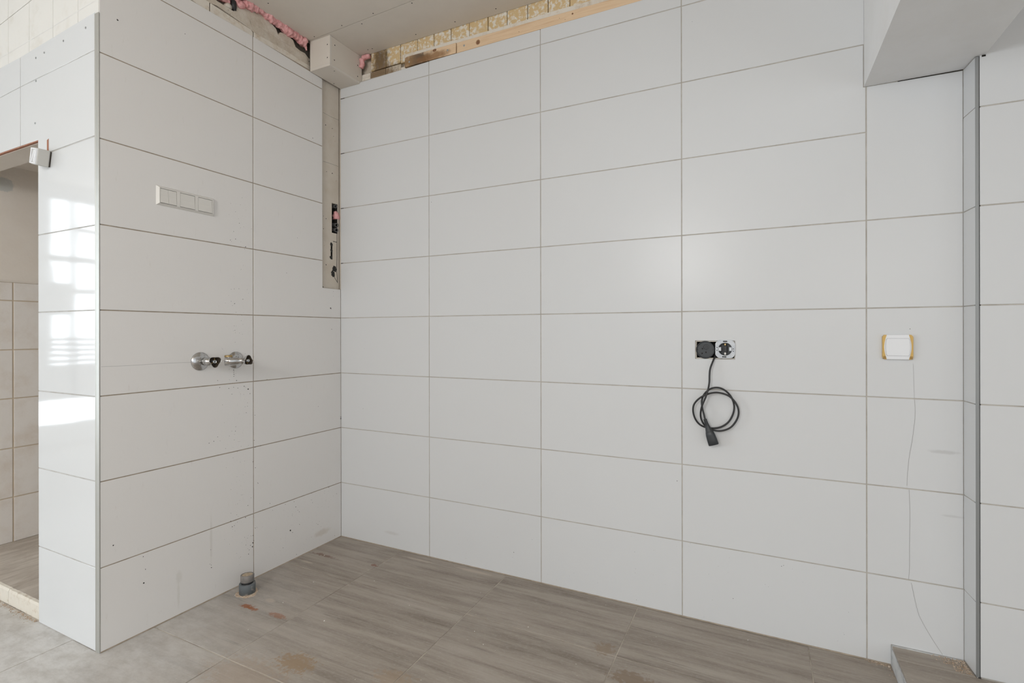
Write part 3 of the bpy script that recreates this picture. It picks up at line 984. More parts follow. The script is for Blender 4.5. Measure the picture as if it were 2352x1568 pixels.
# corner trims
bm = bmesh.new()
prof = [(-0.0238, BY + 0.002), (-0.0238, BY - 0.0015), (0.0012 - 0.0195, BY - 0.0022), (0.0006, BY - 0.0022), (0.0016, BY - 0.0012), (0.0016, -1.1422), (-0.002, -1.1422), (-0.002, BY + 0.002)]
prof = [(-0.0243, BY + 0.004), (-0.0243, BY - 0.0008), (-0.0236, BY - 0.0016), (-0.0195, BY - 0.0016), (-0.0190, BY - 0.0010), (0.0004, BY - 0.0010), (0.0010, BY - 0.0002), (0.0010, -1.1436), (-0.003, -1.1436), (-0.003, BY + 0.004)]
z0t, z1t = 0.0, onY(222, 30, BY)[1]
b0 = [bm.verts.new((x, y, z0t)) for x, y in prof]
b1 = [bm.verts.new((x, y, z1t)) for x, y in prof]
n = len(prof)
for i in range(n):
    bm.faces.new((b0[i], b0[(i + 1) % n], b1[(i + 1) % n], b1[i]))
bm.faces.new(b0)
bm.faces.new(b1)
finish(bm, 'trim_1', M_ALU, kind='structure')
box('corner_body', (-0.0235, BY + 0.001, z1t), (-0.002, -1.139, 2.62), M_OLDW, end)
box('corner_body', (-0.0235, BY + 0.001, -0.02), (-0.004, -1.136, z1t), M_GROUT_G, end)
trim2 = box('trim_2', (2.6472, RY - 0.0012, 0.0695), (2.6556, RY + 0.012, 1.9495), M_ALUD, bev=0.0005, seg=1, kind='structure')


# grime on the walls --------------------------------------------------
def specks(name, fr, pts, parent, n1=0.0005, m=M_SPECK):
    bm = bmesh.new()
    for a, b, r in pts:
        disc(bm, fr, a, b, r, n1, 7, 1.0, 0.0002, 0.35)
    finish(bm, name, m, parent, kind='stuff')


sp = []
for x, y, r in ((178, 30, 5), (178, 45, 5), (179, 60, 5), (178, 75, 4), (62, 105, 4), (198, 105, 5), (77, 156, 5), (165, 204, 4), (142, 162, 4), (178, 155, 4), (207, 160, 4), (253, 147, 5), (262, 152, 3),
                (282, 167, 9), (295, 199, 4), (277, 265, 3), (277, 290, 3), (268, 337, 3), (190, 470, 4), (192, 438, 3), (147, 505, 3), (35, 543, 4), (80, 540, 3), (0, 557, 4), (330, 355, 4), (325, 536, 4), (317, 690, 4),
                (334, 733, 4), (350, 840, 3), (353, 846, 4), (280, 1005, 4), (302, 950, 3), (440, 990, 4), (263, 1092, 6), (157, 1119, 5), (168, 1158, 5), (182, 1150, 4), (316, 1222, 4), (302, 1224, 3), (322, 1258, 4),
                (316, 1275, 8), (312, 1302, 9), (299, 1292, 4), (290, 1325, 4), (285, 1356, 6), (265, 1290, 3), (18, 1453, 5), (16, 1435, 3), (612, 978, 4), (625, 1016, 5), (640, 1040, 4), (650, 1050, 3), (587, 1185, 13),
                (602, 1200, 4), (788, 292, 4), (863, 875, 5), (652, 1142, 4), (533, 1310, 4), (630, 1358, 4), (905, 1222, 4), (372, 575, 5), (332, 585, 5), (332, 1168, 5), (418, 98, 4), (345, 1163, 3),
                (785, 1142, 4), (775, 1135, 3), (795, 1120, 3), (745, 985, 3), (738, 965, 3), (920, 920, 4), (897, 937, 3), (600, 1078, 3), (458, 1040, 3), (550, 997, 4)):
    a, b = onX(480 + x / 3.1375, 840 + y / 3.1375)
    sp.append((a, b, r * 0.00034 + 0.0002))
for x, y, r in ((660, 77, 6), (583, 189, 6), (607, 294, 6), (537, 309, 5), (747, 403, 8), (710, 1128, 6), (548, 990, 4), (590, 985, 4), (548, 1156, 4), (593, 1190, 5), (598, 1185, 4), (1925, 1250, 16), (1932, 1258, 10),
                (1940, 1543, 9), (600, 1558, 5), (1467, 278, 5), (1315, 763, 5), (1828, 152, 7), (1962, 1085, 4), (1962, 1020, 4)):
    a, b = onX(440 + x / 6.03, 500 + y / 6.03)
    sp.append((a, b, r * 0.00021 + 0.0004))
for x, y, r in ((718, 317, 2), (270, 46, 2.6), (330, 1338, 3), (260, 1252, 2), (329, 1278, 1.6), (334, 1307, 1.4), (425, 78, 1.3), (500, 1003, 1.2), (538, 1010, 1.2), (482, 1295, 1.2), (485, 1303, 1.4), (484, 1262, 1.1)):
    a, b = onX(x, y)
    sp.append((a, b, r * 0.0011))
rs = random.Random(3)
for i in range(130):
    a, b = onX(rs.gauss(548, 16), rs.uniform(450, 1300))
    sp.append((a, b, rs.uniform(0.0005, 0.0011)))
for i in range(70):
    sp.append((rs.uniform(-0.53, -0.02), rs.uniform(0.02, 0.3), rs.uniform(0.0004, 0.0010)))
specks('mould_speck', LEFT, sp, left)
sp = []
for x, y, r in ((834, 938, 1.6), (991, 464, 1.5), (1555, 1104, 1.6), (837, 800, 1), (1180, 1268, 2), (1460, 1306, 1), (1795, 1300, 1.5), (1800, 1298, 1.2), (1684, 1374, 1.5), (1458, 1267, 1), (2090, 755, 1.3), (1462, 1377, 1.2), (1590, 50, 1.1), (823, 300, 1)):
    a, b = onY(x, y)
    sp.append((a, b, r * 0.0009))
for i in range(50):
    sp.append((rs.uniform(0.6, 2.38), rs.uniform(0.01, 0.3), rs.uniform(0.0004, 0.0008)))
specks('mould_speck', BACK, sp, back)
specks('mould_speck', LEFT, [(a, b, r) for a, b, r in [(-0.0015, onX(782, 961)[1], 0.004), (-0.0015, onX(782, 957)[1], 0.003)]], left)
# drill holes in the bare strip
sp = []
for x, y, r in ((748, 287, 2.2), (763, 295, 1.8), (766, 313, 1.6), (750, 394, 1.8), (763, 398, 2.2), (749, 502, 2), (743, 525, 1.6), (763, 505, 1.2), (749, 608, 2.2), (743, 496, 1.2), (742, 659, 2)):
    a, b = onX(x, y, -0.013)
    sp.append((a, b, r * 0.0014))
sp += [(h1[0], h1[1], 0.0165), (h2[0], h2[1], 0.0165), (-0.055, 1.594, 0.010), (-0.056, 1.560, 0.009), (-0.057, 1.522, 0.010)]
specks('drill_hole', LEFT, sp, left, -0.0127)
bm = bmesh.new()
for pts, w in (([(774, 534), (774, 560), (774, 590), (773.5, 620), (775, 650)], 0.0035), ([(765, 554), (773.5, 556)], 0.003), ([(765, 632), (770, 640), (775, 648)], 0.003),
               ([(742, 258), (760, 268), (778, 276)], 0.001), ([(742, 370), (760, 376), (777, 382)], 0.001)):
    ribbon(bm, LEFT, [onX(x, y, -0.0128) for x, y in pts], w, -0.0128)
finish(bm, 'crack', M_SPECK, left)


# cracks in the right-hand tiles and the hairline on the left wall
def crack(fr, fn, pts, w, parent):
    bm = bmesh.new()
    P = [fn(x, y) for x, y in pts]
    Q = [p.to_2d() for p in spline([Vector((a, b, 0)) for a, b in P], 6)]
    ribbon(bm, fr, [(v.x, v.y) for v in Q], w, 0.0005)
    finish(bm, 'crack', M_CRACK, parent)


crack(BACK, onY, [(2097, 835), (2099, 870), (2100, 915)], 0.0005, back)
crack(BACK, onY, [(2100, 917), (2102, 950), (2096, 1005), (2089, 1045), (2085, 1080), (2083, 1115)], 0.0008, back)
crack(BACK, onY, [(2088, 1124), (2090, 1180), (2089, 1250), (2089, 1300), (2087, 1330)], 0.0008, back)
crack(BACK, onY, [(2093, 1338), (2107, 1400), (2117, 1425), (2140, 1465), (2165, 1503)], 0.0009, back)
crack(LEFT, onX, [(232, 842), (300, 839), (380, 834), (438, 832)], 0.0009, left)
crack(BACK, onY, [(1000, 158), (940, 172)], 0.0001, back) if False else None
bm = bmesh.new()
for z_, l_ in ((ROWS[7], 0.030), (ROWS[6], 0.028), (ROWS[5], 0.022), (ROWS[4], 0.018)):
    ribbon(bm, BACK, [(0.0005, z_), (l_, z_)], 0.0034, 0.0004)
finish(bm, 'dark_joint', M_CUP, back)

# wall plugs left in the glossy pier face
for x, y, r in ((197, 64, 3.4), (146, 94, 3.2), (102, 121, 3.2), (82.5, 133, 3.0), (83, 186, 3.0), (81, 283, 3.4)):
    a, b = onY(x, y, BY)
    bm = bmesh.new()
    f = END if y > 60 else END2
    lathe(bm, f.p(a, b, 0.0002), f.N, [(0, 0.0042), (0.0012, 0.0042), (0.0012, 0.0024), (0.0002, 0.0022)], 12)
    o = finish(bm, 'wall_plug', M_ZINC, end)

# ------------------------------------------------------------------ things
# plasterboard boxing in the corner
bxx, bxy, bz = 0.1385, -0.2135, 2.4505
t = thing('pipe_boxing', (0.07, -0.1, 2.4505), 'grey plasterboard boxing built into the corner under the ceiling', 'boxing')
T_ = 0.0125
fp = sub(t, box('front_panel', (0.002, bxy, bz + T_), (bxx, bxy + T_, 2.6025), M_BOARD, bev=0.0006, seg=1))
spn = sub(t, box('side_panel', (bxx - T_ - 0.001, bxy + T_, bz + T_), (bxx - 0.001, 0.016, 2.6025), M_BOARD, bev=0.0006, seg=1))
bp = sub(t, box('bottom_panel', (0.002, bxy, bz), (bxx, -0.0005, bz + T_ - 0.0006), M_BOARD, bev=0.0006, seg=1))
e1 = sub(t, box('cut_edge', (bxx - 0.0004, bxy + 0.001, bz + T_), (bxx + 0.0004, bxy + T_, 2.602), M_BEDGE, label='pale cut edge of board'))
e2 = sub(t, box('cut_edge', (bxx - 0.0004, bxy + 0.0008, bz + 0.0012), (bxx + 0.0004, -0.001, bz + T_ - 0.0018), M_BEDGE, label='pale cut edge of board'))
e3 = sub(t, box('cut_edge', (0.003, bxy - 0.0003, bz + 0.0085), (bxx - 0.001, bxy + 0.0004, bz + T_ - 0.0006), M_BEDGE, label='pale cut edge of board'))
FF = Frame((0, bxy, 0), (1, 0, 0), (0, 0, 1), (0, -1, 0))
FS = Frame((bxx - 0.001, 0, 0), (0, 1, 0), (0, 0, 1), (1, 0, 0))
FB = Frame((0, 0, bz), (1, 0, 0), (0, 1, 0), (0, 0, -1))


def sub_screw(panel, fr, a, b, n1=0.0003, r=0.0032, m=None):
    bm = bmesh.new()
    disc(bm, fr, a, b, r, n1, 10, h=0.0006)
    o = finish(bm, 'screw', m or M_SCREW)
    o.parent = panel
    w = Vector((0, 0, 0))
    q = panel
    while q is not None:
        w += Vector(q.location)
        q = q.parent
    o.data.transform(Matrix.Translation(-w))


for x, y in ((752, 102), (752, 132), (710, 141)):
    sub_screw(fp, FF, *onY(x, y, bxy))
for x, y in ((769, 104), (768, 138), (821.5, 150), (821.5, 175.5)):
    sub_screw(spn, FS, *onX(x, y, bxx - 0.001))
for x, y in ((768, 163), (767, 192)):
    sub_screw(bp, FB, *onZ(x, y, bz))

# battens on the back wall
t = thing('timber_batten', (0.6, 0.01, 2.467), 'short pine batten blackened with mould at its left end, above the tiles', 'batten')
b_ = sub(t, slab('board', [[onY(929, 154.5, 0.003), onY(1047, 121.5, 0.003), onY(1047, 98, 0.003), (onY(935, 130, 0.003)), onY(930, 133, 0.003)]], BACK, -0.003, -0.0165, M_PINEM, bev=0.0012))
BAT = Frame((0, 0.003, 0), (1, 0, 0), (0, 0, 1), (0, -1, 0))
for x, y in ((1028, 115.5), (940, 142)):
    sub_screw(b_, BAT, *onY(x, y, 0.003), r=0.0052, m=M_ZINC)
for nm, x, y, r, sq in (('knot', 998, 115.5, 0.0115, 0.6),):
    bm = bmesh.new()
    disc(bm, BAT, *onY(x, y, 0.003), r, 0.0002, 16, sq, 0.0005, 0.08)
    o = finish(bm, nm, M_KNOT)
    o.parent = b_
    o.data.transform(Matrix.Translation(-(Vector(t.location))))
t = thing('timber_batten', (1.3, 0.01, 2.467), 'long clean pine batten with a dark round knot, running along the top of the tiles', 'batten')
bz0, bz1 = onY(1049, 121, 0.003), onY(1049, 98, 0.003)
b_ = sub(t, slab('board', [[(bz0[0], bz0[1] - 0.002), (2.377, 2.4645), (2.377, 2.505), onY(1470, -20, 0.003), onY(1240, 44, 0.003), bz1]], BACK, -0.003, -0.0165, M_PINE, bev=0.0012))
for x, y, r in ((1066, 104.5, 0.0055), (1192, 73, 0.0016), (1285, 42, 0.0014), (1298, 45, 0.0014)):
    sub_screw(b_, BAT, *onY(x, y, 0.003), r=r, m=M_ZINC if r > 0.003 else M_KNOT)
for x, y, r in ((1098, 97, 0.0115), (1315, 31.5, 0.0042)):
    bm = bmesh.new()
    disc(bm, BAT, *onY(x, y, 0.003), r, 0.0002, 20, 1.05, 0.0004, 0.05)
    o = finish(bm, 'knot', M_KNOT2)
    o.parent = b_
    o.data.transform(Matrix.Translation(-(Vector(t.location))))
    bm = bmesh.new()
    disc(bm, BAT, *onY(x, y, 0.003), r * 0.68, 0.0006, 16, 1.05, 0.0004, 0.08)
    o = finish(bm, 'knot', M_KNOT)
    o.parent = b_
    o.data.transform(Matrix.Translation(-(Vector(t.location))))


# pink foam
def foam(pts, rad, label, seg=14, k=10, jit=0.55, fr=45):
    bm = bmesh.new()
    tube(bm, spline(pts, k), rad, seg, jit, fr)
    P = Vector(pts[0])
    o = finish(bm, 'foam_bead', M_FOAM, smooth=True, label=label, cat='foam')
    o.data.transform(Matrix.Translation(-P))
    o.location = P
    return o


def lx3(px, py, v):
    a, b = onX(px, py, v)
    return (v, a, b)


foam([lx3(562, 6, -0.010), lx3(592, 20, -0.010), lx3(614, 35, -0.010), lx3(637, 52, -0.010), lx3(660, 69, -0.010), lx3(682, 85, -0.010), lx3(701, 100, -0.008)],
     lambda t: 0.0205 + 0.0025 * math.sin(t * 21), 'long pink foam bead squeezed along the left wall under the ceiling', seg=20, k=22, jit=0.42, fr=70)
foam([lx3(697, 103, -0.008), lx3(701, 108, -0.006), lx3(704, 116, -0.006)], lambda t: 0.010 * (1 - 0.55 * t), 'short pink foam stub hanging beside the front of the corner boxing', k=8)
foam([lx3(538, -6, -0.02), lx3(546, 6, -0.02), lx3(556, 13, -0.02), lx3(566, 12, -0.02)], lambda t: 0.022 - 0.006 * t, 'thick pink foam lump right of the black pipe at the top edge', k=8)
foam([lx3(492, -12, -0.03), lx3(510, -3, -0.03), lx3(525, 2, -0.03)], 0.014, 'pink foam lump left of the black pipe at the top edge', k=8)


def ly3(px, py, v):
    a, b = onY(px, py, v)
    return (a, v, b)


foam([ly3(831, 137, 0.006), ly3(832, 147, 0.006), ly3(829, 156, 0.004)], lambda t: 0.0150 - 0.002 * t, 'upright pink foam bead against the right side of the corner boxing', k=8, jit=0.3)
foam([ly3(834, 134, 0.008), ly3(842, 131, 0.008), ly3(849, 129, 0.008)], lambda t: 0.0135 - 0.001 * t, 'level pink foam bead under the ceiling right of the corner boxing', k=8, jit=0.35)
# black pipe at the top of the left wall
bm = bmesh.new()
tube(bm, spline([lx3(536, -30, -0.018), lx3(536.5, 0, -0.018), lx3(537, 14, -0.018), lx3(539, 25, -0.021)], 6), lambda t: 0.0115 * (1 - 0.35 * max(0, t - 0.75) * 4), 12, 0.15, 60)
finish(bm, 'service_pipe', M_BLACK, smooth=True, label='black pipe end sticking up between pink foam over left wall', cat='pipe')
bm = bmesh.new()
bmesh.ops.create_icosphere(bm, subdivisions=3, radius=0.016)
for v in bm.verts:
    v.co *= 1 + 0.35 * noise.noise(v.co * 60)
o = finish(bm, 'mortar_lump', M_PLASTER, smooth=True, label='grey mortar lump beside the black pipe end', cat='rubble')
o.location = lx3(523, 14, -0.03)

# foam and conduits in the corner chase
cf = -0.028
foam([lx3(770, 485, cf), lx3(771, 490, cf), lx3(772, 497, cf), lx3(772, 504, cf)], lambda t: 0.010 + 0.009 * min(1, t * 2), 'pink foam plug in the slot of the bare corner strip', k=5, jit=0.3, fr=70)


def conduit(px, py, label, r=0.0115, dirv=(0.75, -0.1, -0.12)):
    c = Vector(lx3(px, py, -0.012))
    dv = Vector(dirv).normalized()
    t = thing('conduit', c, label, 'conduit', None)
    bm = bmesh.new()
    c0 = c - dv * 0.033
    lathe(bm, c0, dv, [(0, r), (0.033, r), (0.033, r * 0.72), (0.012, r * 0.68)], 20)
    o = finish(bm, 'pipe_wall', M_CONDUIT, smooth=False)
    sub(t, o)
    bm = bmesh.new()
    lathe(bm, c0 + dv * 0.0125, dv, [(0, r * 0.67), (0.0005, r * 0.67)], 20)
    sub(t, finish(bm, 'bore', M_DARK))


conduit(773.5, 517, 'grey conduit end under the pink foam plug, upper of two')
conduit(773, 528.5, 'grey conduit end at the bottom of the corner slot, lower of two')
conduit(771, 474, 'dark conduit end at the top of the corner slot', 0.010)

# triple light switch on the left wall
ty0, tz1 = onX(358, 422.5)
ty1, _ = onX(491, 459)
tzb = onX(358, 470)[1]
tz1 = (tz1 + onX(491, 458)[1]) / 2
tzb = (tzb + onX(491, 497)[1]) / 2
t = thing('light_switch', (0, (ty0 + ty1) / 2, tzb), 'cream three-gang light switch on the left tiled wall', 'switch')


def frustum(name, fr, a0, b0, a1, b1, n0, n1, ins, m, holes=(), rim=0.0):
    """Bevel-sided plate: outline at depth n0, inset outline at depth n1."""
    bm = bmesh.new()
    A = [bm.verts.new(fr.p(a, b, n0)) for a, b in rect(a0, b0, a1, b1)]
    B = [bm.verts.new(fr.p(a, b, n1)) for a, b in rect(a0 + ins, b0 + ins, a1 - ins, b1 - ins)]
    for i in range(4):
        bm.faces.new((A[i], A[(i + 1) % 4], B[(i + 1) % 4], B[i]))
    bm.faces.new(A)
    if not holes:
        bm.faces.new(B)
    else:
        xs_ = sorted({a0 + ins, a1 - ins, *[h[0] for h in holes], *[h[2] for h in holes]})
        bs_ = sorted({b0 + ins, b1 - ins, *[h[1] for h in holes], *[h[3] for h in holes]})
        cs = cells(xs_, bs_, holes)
        vs = {}
        for c in cs:
            bm.faces.new([vs.setdefault(k, None) or vs.__setitem__(k, bm.verts.new(fr.p(k[0], k[1], n1))) or vs[k] for k in c])
        for h in holes:
            up = [bm.verts.new(fr.p(a, b, n1)) for a, b in rect(*h)]
            dn = [bm.verts.new(fr.p(a, b, n0 + 0.0005)) for a, b in rect(*h)]
            for i in range(4):
                bm.faces.new((up[i], up[(i + 1) % 4], dn[(i + 1) % 4], dn[i]))
        bmesh.ops.remove_doubles(bm, verts=bm.verts, dist=1e-6)
    return finish(bm, name, m)


hs = []
for x0, x1, yt, yb in ((368, 406, 431, 464.5), (413.5, 448, 442, 475.5), (455, 488, 452.5, 484.5)):
    xa_, za_ = onX(x0, yt, 0.009)
    xb_, zb_ = onX(x1, (yb if x1 < 0 else yb + (9 if x0 < 400 else 8 if x0 < 440 else 7)), 0.009)
    zb2 = onX(x0, yb, 0.009)[1]
    hs.append((xa_, zb2, xb_, za_))
zlo, zhi = sum(h[1] for h in hs) / 3, sum(h[3] for h in hs) / 3
hs = [(h[0], zlo, h[2], zhi) for h in hs]
sub(t, frustum('frame', LEFT, ty0, tzb, ty1, tz1, 0.0, 0.010, 0.0075, M_PLASTIC, hs))
for i, h in enumerate(hs):
    parts = [(h[0] + 0.001, h[2] - 0.001)] if i else [(h[0] + 0.001, (h[0] + h[2]) / 2 - 0.0004), ((h[0] + h[2]) / 2 + 0.0004, h[2] - 0.001)]
    for a0, a1 in parts:
        bm = bmesh.new()
        z0, z1 = h[1] + 0.0016, h[3] - 0.0012
        zm = (z0 + z1) / 2
        P = [(z0, 0.001), (z1, 0.001), (z1, 0.0085), (zm, 0.0092), (z0, 0.0118)]
        L = [bm.verts.new((n_, a0, z_)) for z_, n_ in P]
        Rr = [bm.verts.new((n_, a1, z_)) for z_, n_ in P]
        for k in range(5):
            bm.faces.new((L[k], L[(k + 1) % 5], Rr[(k + 1) % 5], Rr[k]))
        bm.faces.new(L)
        bm.faces.new(Rr)
        bmesh.ops.recalc_face_normals(bm, faces=bm.faces)
        bmesh.ops.bevel(bm, geom=bm.edges[:], offset=0.0005, segments=1, affect='EDGES')
        sub(t, finish(bm, 'rocker', M_PLASTIC))

# angle valves on the left wall
TRI = lambda ph: (lambda a: 1 + 0.16 * math.cos(3 * (a - ph)))


def rosette(t, a, b, r=0.0375, dx=0.0):
    sub(t, turned('rosette', (0.0004, a, b), (1, 0, 0), [(0, r), (0.002, r), (0.004, r * 0.96), (0.009, r * 0.80), (0.013, r * 0.5), (0.0145, r * 0.36)], M_CHROME, seg=40))


def handle(t, c, ax, r, ph):
    """Triangular lever socket, hollow and open at its end."""
    ax = Vector(ax).normalized()
    c = Vector(c)

    def piece(name, prof, m, parent, seg=48, shape=None, cap0=False, cap1=False):
        bm = bmesh.new()
        lathe(bm, c, ax, prof, seg, cap0, cap1, shape)
        o = finish(bm, name, m)
        for p in o.data.polygons:
            p.use_smooth = len(p.vertices) == 4
        o.parent = parent
        o.data.transform(Matrix.Translation(-Vector(t.location)))
        return o
    h = piece('handle', [(0, r * 0.42), (0.004, r * 0.5), (0.016, r * 0.84), (0.026, r * 0.98), (0.030, r), (0.0308, r * 0.965), (0.0295, r * 0.93)], M_CHROME, t, shape=TRI(ph), cap0=True)
    piece('cavity', [(0.0296, r * 0.935), (0.016, r * 0.74), (0.010, r * 0.5)], M_CUP, h, shape=TRI(ph), cap1=True)
    piece('spindle', [(0.010, r * 0.30), (0.0285, r * 0.30), (0.0285, r * 0.20), (0.012, r * 0.20)], M_ZINC, h, 24, cap1=True)
    for k in range(3):
        t_ = Vector((0, 0, 1)) if abs(ax.z) < 0.9 else Vector((1, 0, 0))
        u = ax.cross(t_).normalized()
        v = ax.cross(u).normalized()
        an = ph + k * 2 * math.pi / 3 + math.pi / 3
        d = u * math.cos(an) + v * math.sin(an)
        n = ax.cross(d)
        bm = bmesh.new()
        q = []
        for dd, rr in ((0.012, r * 0.3), (0.024, r * 0.3), (0.022, r * 0.78), (0.012, r * 0.62)):
            for sg in (-1, 1):
                q.append(bm.verts.new(c + ax * dd + d * rr + n * sg * 0.0007))
        for f in ((0, 2, 4, 6), (1, 3, 5, 7), (0, 1, 3, 2), (2, 3, 5, 4), (4, 5, 7, 6), (6, 7, 1, 0)):
            bm.faces.new([q[i] for i in f])
        o = finish(bm, 'web', M_BRASS)
        o.parent = h
        o.data.transform(Matrix.Translation(-Vector(t.location)))


a1_, b1_ = onX(459.5, 829.5)
t = thing('angle_valve', (0, a1_, b1_), 'left chrome stop valve, rust-spotted rosette with hollow triangular handle', 'valve')
rosette(t, a1_, b1_, 0.038)
H1 = Vector((0.092, *onX(497, 830.5, 0.092)))
c0 = Vector((0.012, a1_, b1_))
dv = (H1 - c0).normalized()
Ld = (H1 - c0).length
sub(t, turned('nut', c0, dv, [(0, 0.018), (0.010, 0.018), (0.011, 0.014)], M_CHROME, seg=6, smooth=False))
sub(t, turned('valve_body', c0 + dv * 0.010, dv, [(0, 0.0155), (0.020, 0.0155), (0.022, 0.0145), (0.024, 0.0165), (0.029, 0.0165), (0.031, 0.0135), (Ld - 0.034, 0.0130)], M_CHROME, seg=28))
vd = (CAM - H1).normalized()
handle(t, H1 - dv * 0.022, (dv * 0.6 + vd * 0.6), 0.0215, 0.5 + math.pi / 3)

a2_, b2_ = onX(541, 826.5)
t = thing('angle_valve', (0, a2_, b2_), 'right chrome stop valve with brass-threaded outlet pointing up', 'valve')
rosette(t, a2_, b2_, 0.037)
c0 = Vector((0.012, a2_, b2_ + 0.004))
Pm = Vector((0.052, *onX(548, 826, 0.052)))
P0 = Vector((0.040, *onX(515, 830, 0.040)))
P1 = Vector((0.092, *onX(572, 827.5, 0.092)))
sub(t, turned('nut', c0, Vector((1, 0.0, 0.05)), [(0, 0.0155), (0.010, 0.0155), (0.011, 0.0125), (0.022, 0.0125)], M_CHROME, seg=6, smooth=False))
dv = (P1 - P0).normalized()
LL = (P1 - P0).length
sub(t, turned('valve_body', P0, dv, [(0, 0.014), (0.003, 0.0185), (0.030, 0.0185), (0.050, 0.0160), (LL - 0.034, 0.0145), (LL - 0.030, 0.0165), (LL - 0.026, 0.0165), (LL - 0.022, 0.0125), (LL - 0.016, 0.0125)], M_CHROME, seg=28))
pc = P0 + dv * 0.016
sub(t, turned('outlet', pc, (0, 0, 1), [(0, 0.0150), (0.017, 0.0150), (0.021, 0.0150), (0.0212, 0.0115), (0.012, 0.011)], M_CHROME, seg=24))
sub(t, turned('thread', pc + Vector((0, 0, 0.0175)), (0, 0, 1), [(0, 0.0152), (0.002, 0.0158), (0.004, 0.0152), (0.006, 0.0158), (0.0085, 0.0148), (0.0086, 0.0112), (0.003, 0.0105)], M_BRASS, seg=24, label='worn brass thread'))
handle(t, P1 - dv * 0.020, (dv * 0.6 + (CAM - P1).normalized() * 0.75), 0.0205, 0.5)

# back wall: sockets
hx, hz = onY(1620, 803, 0.004)
t = thing('junction_box', (hx, 0.01, hz), 'round black plastic wall box in the left half of the cut-out', 'socket')
bm = bmesh.new()
lathe(bm, (hx, 0.036, hz), (0, -1, 0), [(0, 0.034), (0.033, 0.034), (0.0345, 0.0325), (0.0345, 0.031), (0.026, 0.030)], 40)
sub(t, finish(bm, 'box_rim', M_BLACKP))
bm = bmesh.new()
lathe(bm, (hx, 0.0105, hz), (0, -1, 0), [(0, 0.0302), (0.002, 0.0298)], 40)
sub(t, finish(bm, 'cover', M_BLACKP))
bm = bmesh.new()
lathe(bm, (hx + 0.003, 0.0086, hz + 0.011), (0, -1, 0), [(0, 0.011), (0.0018, 0.011), (0.0018, 0.0095), (0.0, 0.009)], 28)
lathe(bm, (hx + 0.003, 0.0086, hz + 0.011), (0, -1, 0), [(0, 0.0052), (0.0022, 0.0052), (0.0022, 0.003), (0.0, 0.003)], 20)
o = sub(t, finish(bm, 'knockout_rings', M_BLACK, kind='stuff'))
for dx, dz in ((-0.011, 0.004), (0.002, -0.010), (-0.012, -0.014)):
    bm = bmesh.new()
    lathe(bm, (hx + dx, 0.0087, hz + dz), (0, -1, 0), [(0, 0.0028), (0.0006, 0.0028)], 14)
    sub(t, finish(bm, 'hole', M_DARK))
for dx in (-0.0285, 0.0285):
    bm = bmesh.new()
    lathe(bm, (hx + dx, 0.0088, hz + 0.001), (0, -1, 0), [(0, 0.0026), (0.0026, 0.0026)], 12)
    sub(t, finish(bm, 'screw', M_SCREW))

sx, sz = onY(1665.5, 801.5, -0.003)
t = thing('wall_socket', (sx, -0.003, sz), 'uncovered earthed socket with grey metal mounting plate', 'socket')
bm = bmesh.new()
out, inn = [], []
nseg = 48
for i in range(nseg):
    a = 2 * math.pi * i / nseg
    ca, sa = math.cos(a), math.sin(a)
    hw = 0.0345
    # rounded plate with clipped corners
    r = min(hw / max(abs(ca), 1e-6), hw / max(abs(sa), 1e-6), 0.0408)
    out.append((ca * r, sa * r))
    inn.append((ca * 0.0245, sa * 0.0245))
for yy in (-0.0015, -0.0035):
    pass
vo = [[bm.verts.new((sx + x, y, sz + z)) for x, z in out] for y in (-0.0012, -0.0032)]
vi = [[bm.verts.new((sx + x, y, sz + z)) for x, z in inn] for y in (-0.0012, -0.0032)]
for i in range(nseg):
    j = (i + 1) % nseg
    bm.faces.new((vo[0][i], vo[0][j], vo[1][j], vo[1][i]))
    bm.faces.new((vi[0][i], vi[0][j], vi[1][j], vi[1][i]))
    bm.faces.new((vo[1][i], vo[1][j], vi[1][j], vi[1][i]))
    bm.faces.new((vo[0][i], vo[0][j], vi[0][j], vi[0][i]))
plate = sub(t, finish(bm, 'mounting_plate', M_STEEL))
bm = bmesh.new()
lathe(bm, (sx, 0.034, sz), (0, -1, 0), [(0, 0.024), (0.0370, 0.024), (0.0370, 0.0222), (0.018, 0.0215)], 40, cap1=True)
cup = sub(t, finish(bm, 'socket_cup', M_BLACKP))


def sbox(t, name, dx0, dz0, dx1, dz1, y0, y1, m, bev=0.0, **kw):
    return sub(t, box(name, (sx + dx0, y0, sz + dz0), (sx + dx1, y1, sz + dz1), m, bev=bev, seg=1, **kw))


sbox(t, 'earth_contact', -0.0235, -0.0075, -0.0135, 0.0080, -0.0048, 0.002, M_STEEL, 0.0008)
sbox(t, 'earth_contact', 0.0135, -0.0075, 0.0235, 0.0080, -0.0048, 0.002, M_STEEL, 0.0008)
for dx in (-0.0185, 0.0185):
    bm = bmesh.new()
    lathe(bm, (sx + dx, -0.0046, sz), (0, -1, 0), [(0, 0.0034), (0.0014, 0.0034), (0.0016, 0.0028)], 14)
    sub(t, finish(bm, 'screw', M_ZINC))
sbox(t, 'centre_block', -0.005, -0.012, 0.006, 0.012, 0.004, 0.017, M_BLACK, 0.0008)
sbox(t, 'terminal', -0.0035, -0.0225, 0.0035, -0.0125, -0.001, 0.014, M_PLASTIC, 0.0015, label='cream terminal')
sbox(t, 'terminal', -0.0035, 0.0135, 0.0035, 0.0215, -0.001, 0.014, M_BRASS, 0.001, label='brass terminal')
for dx, dz, w, h in ((0.0, 0.0293, 0.0075, 0.0020), (-0.003, -0.0293, 0.0075, 0.0020)):
    sub(t, box('slot', (sx + dx - w, -0.0036, sz + dz - h), (sx + dx + w, -0.0030, sz + dz + h), M_DARK))
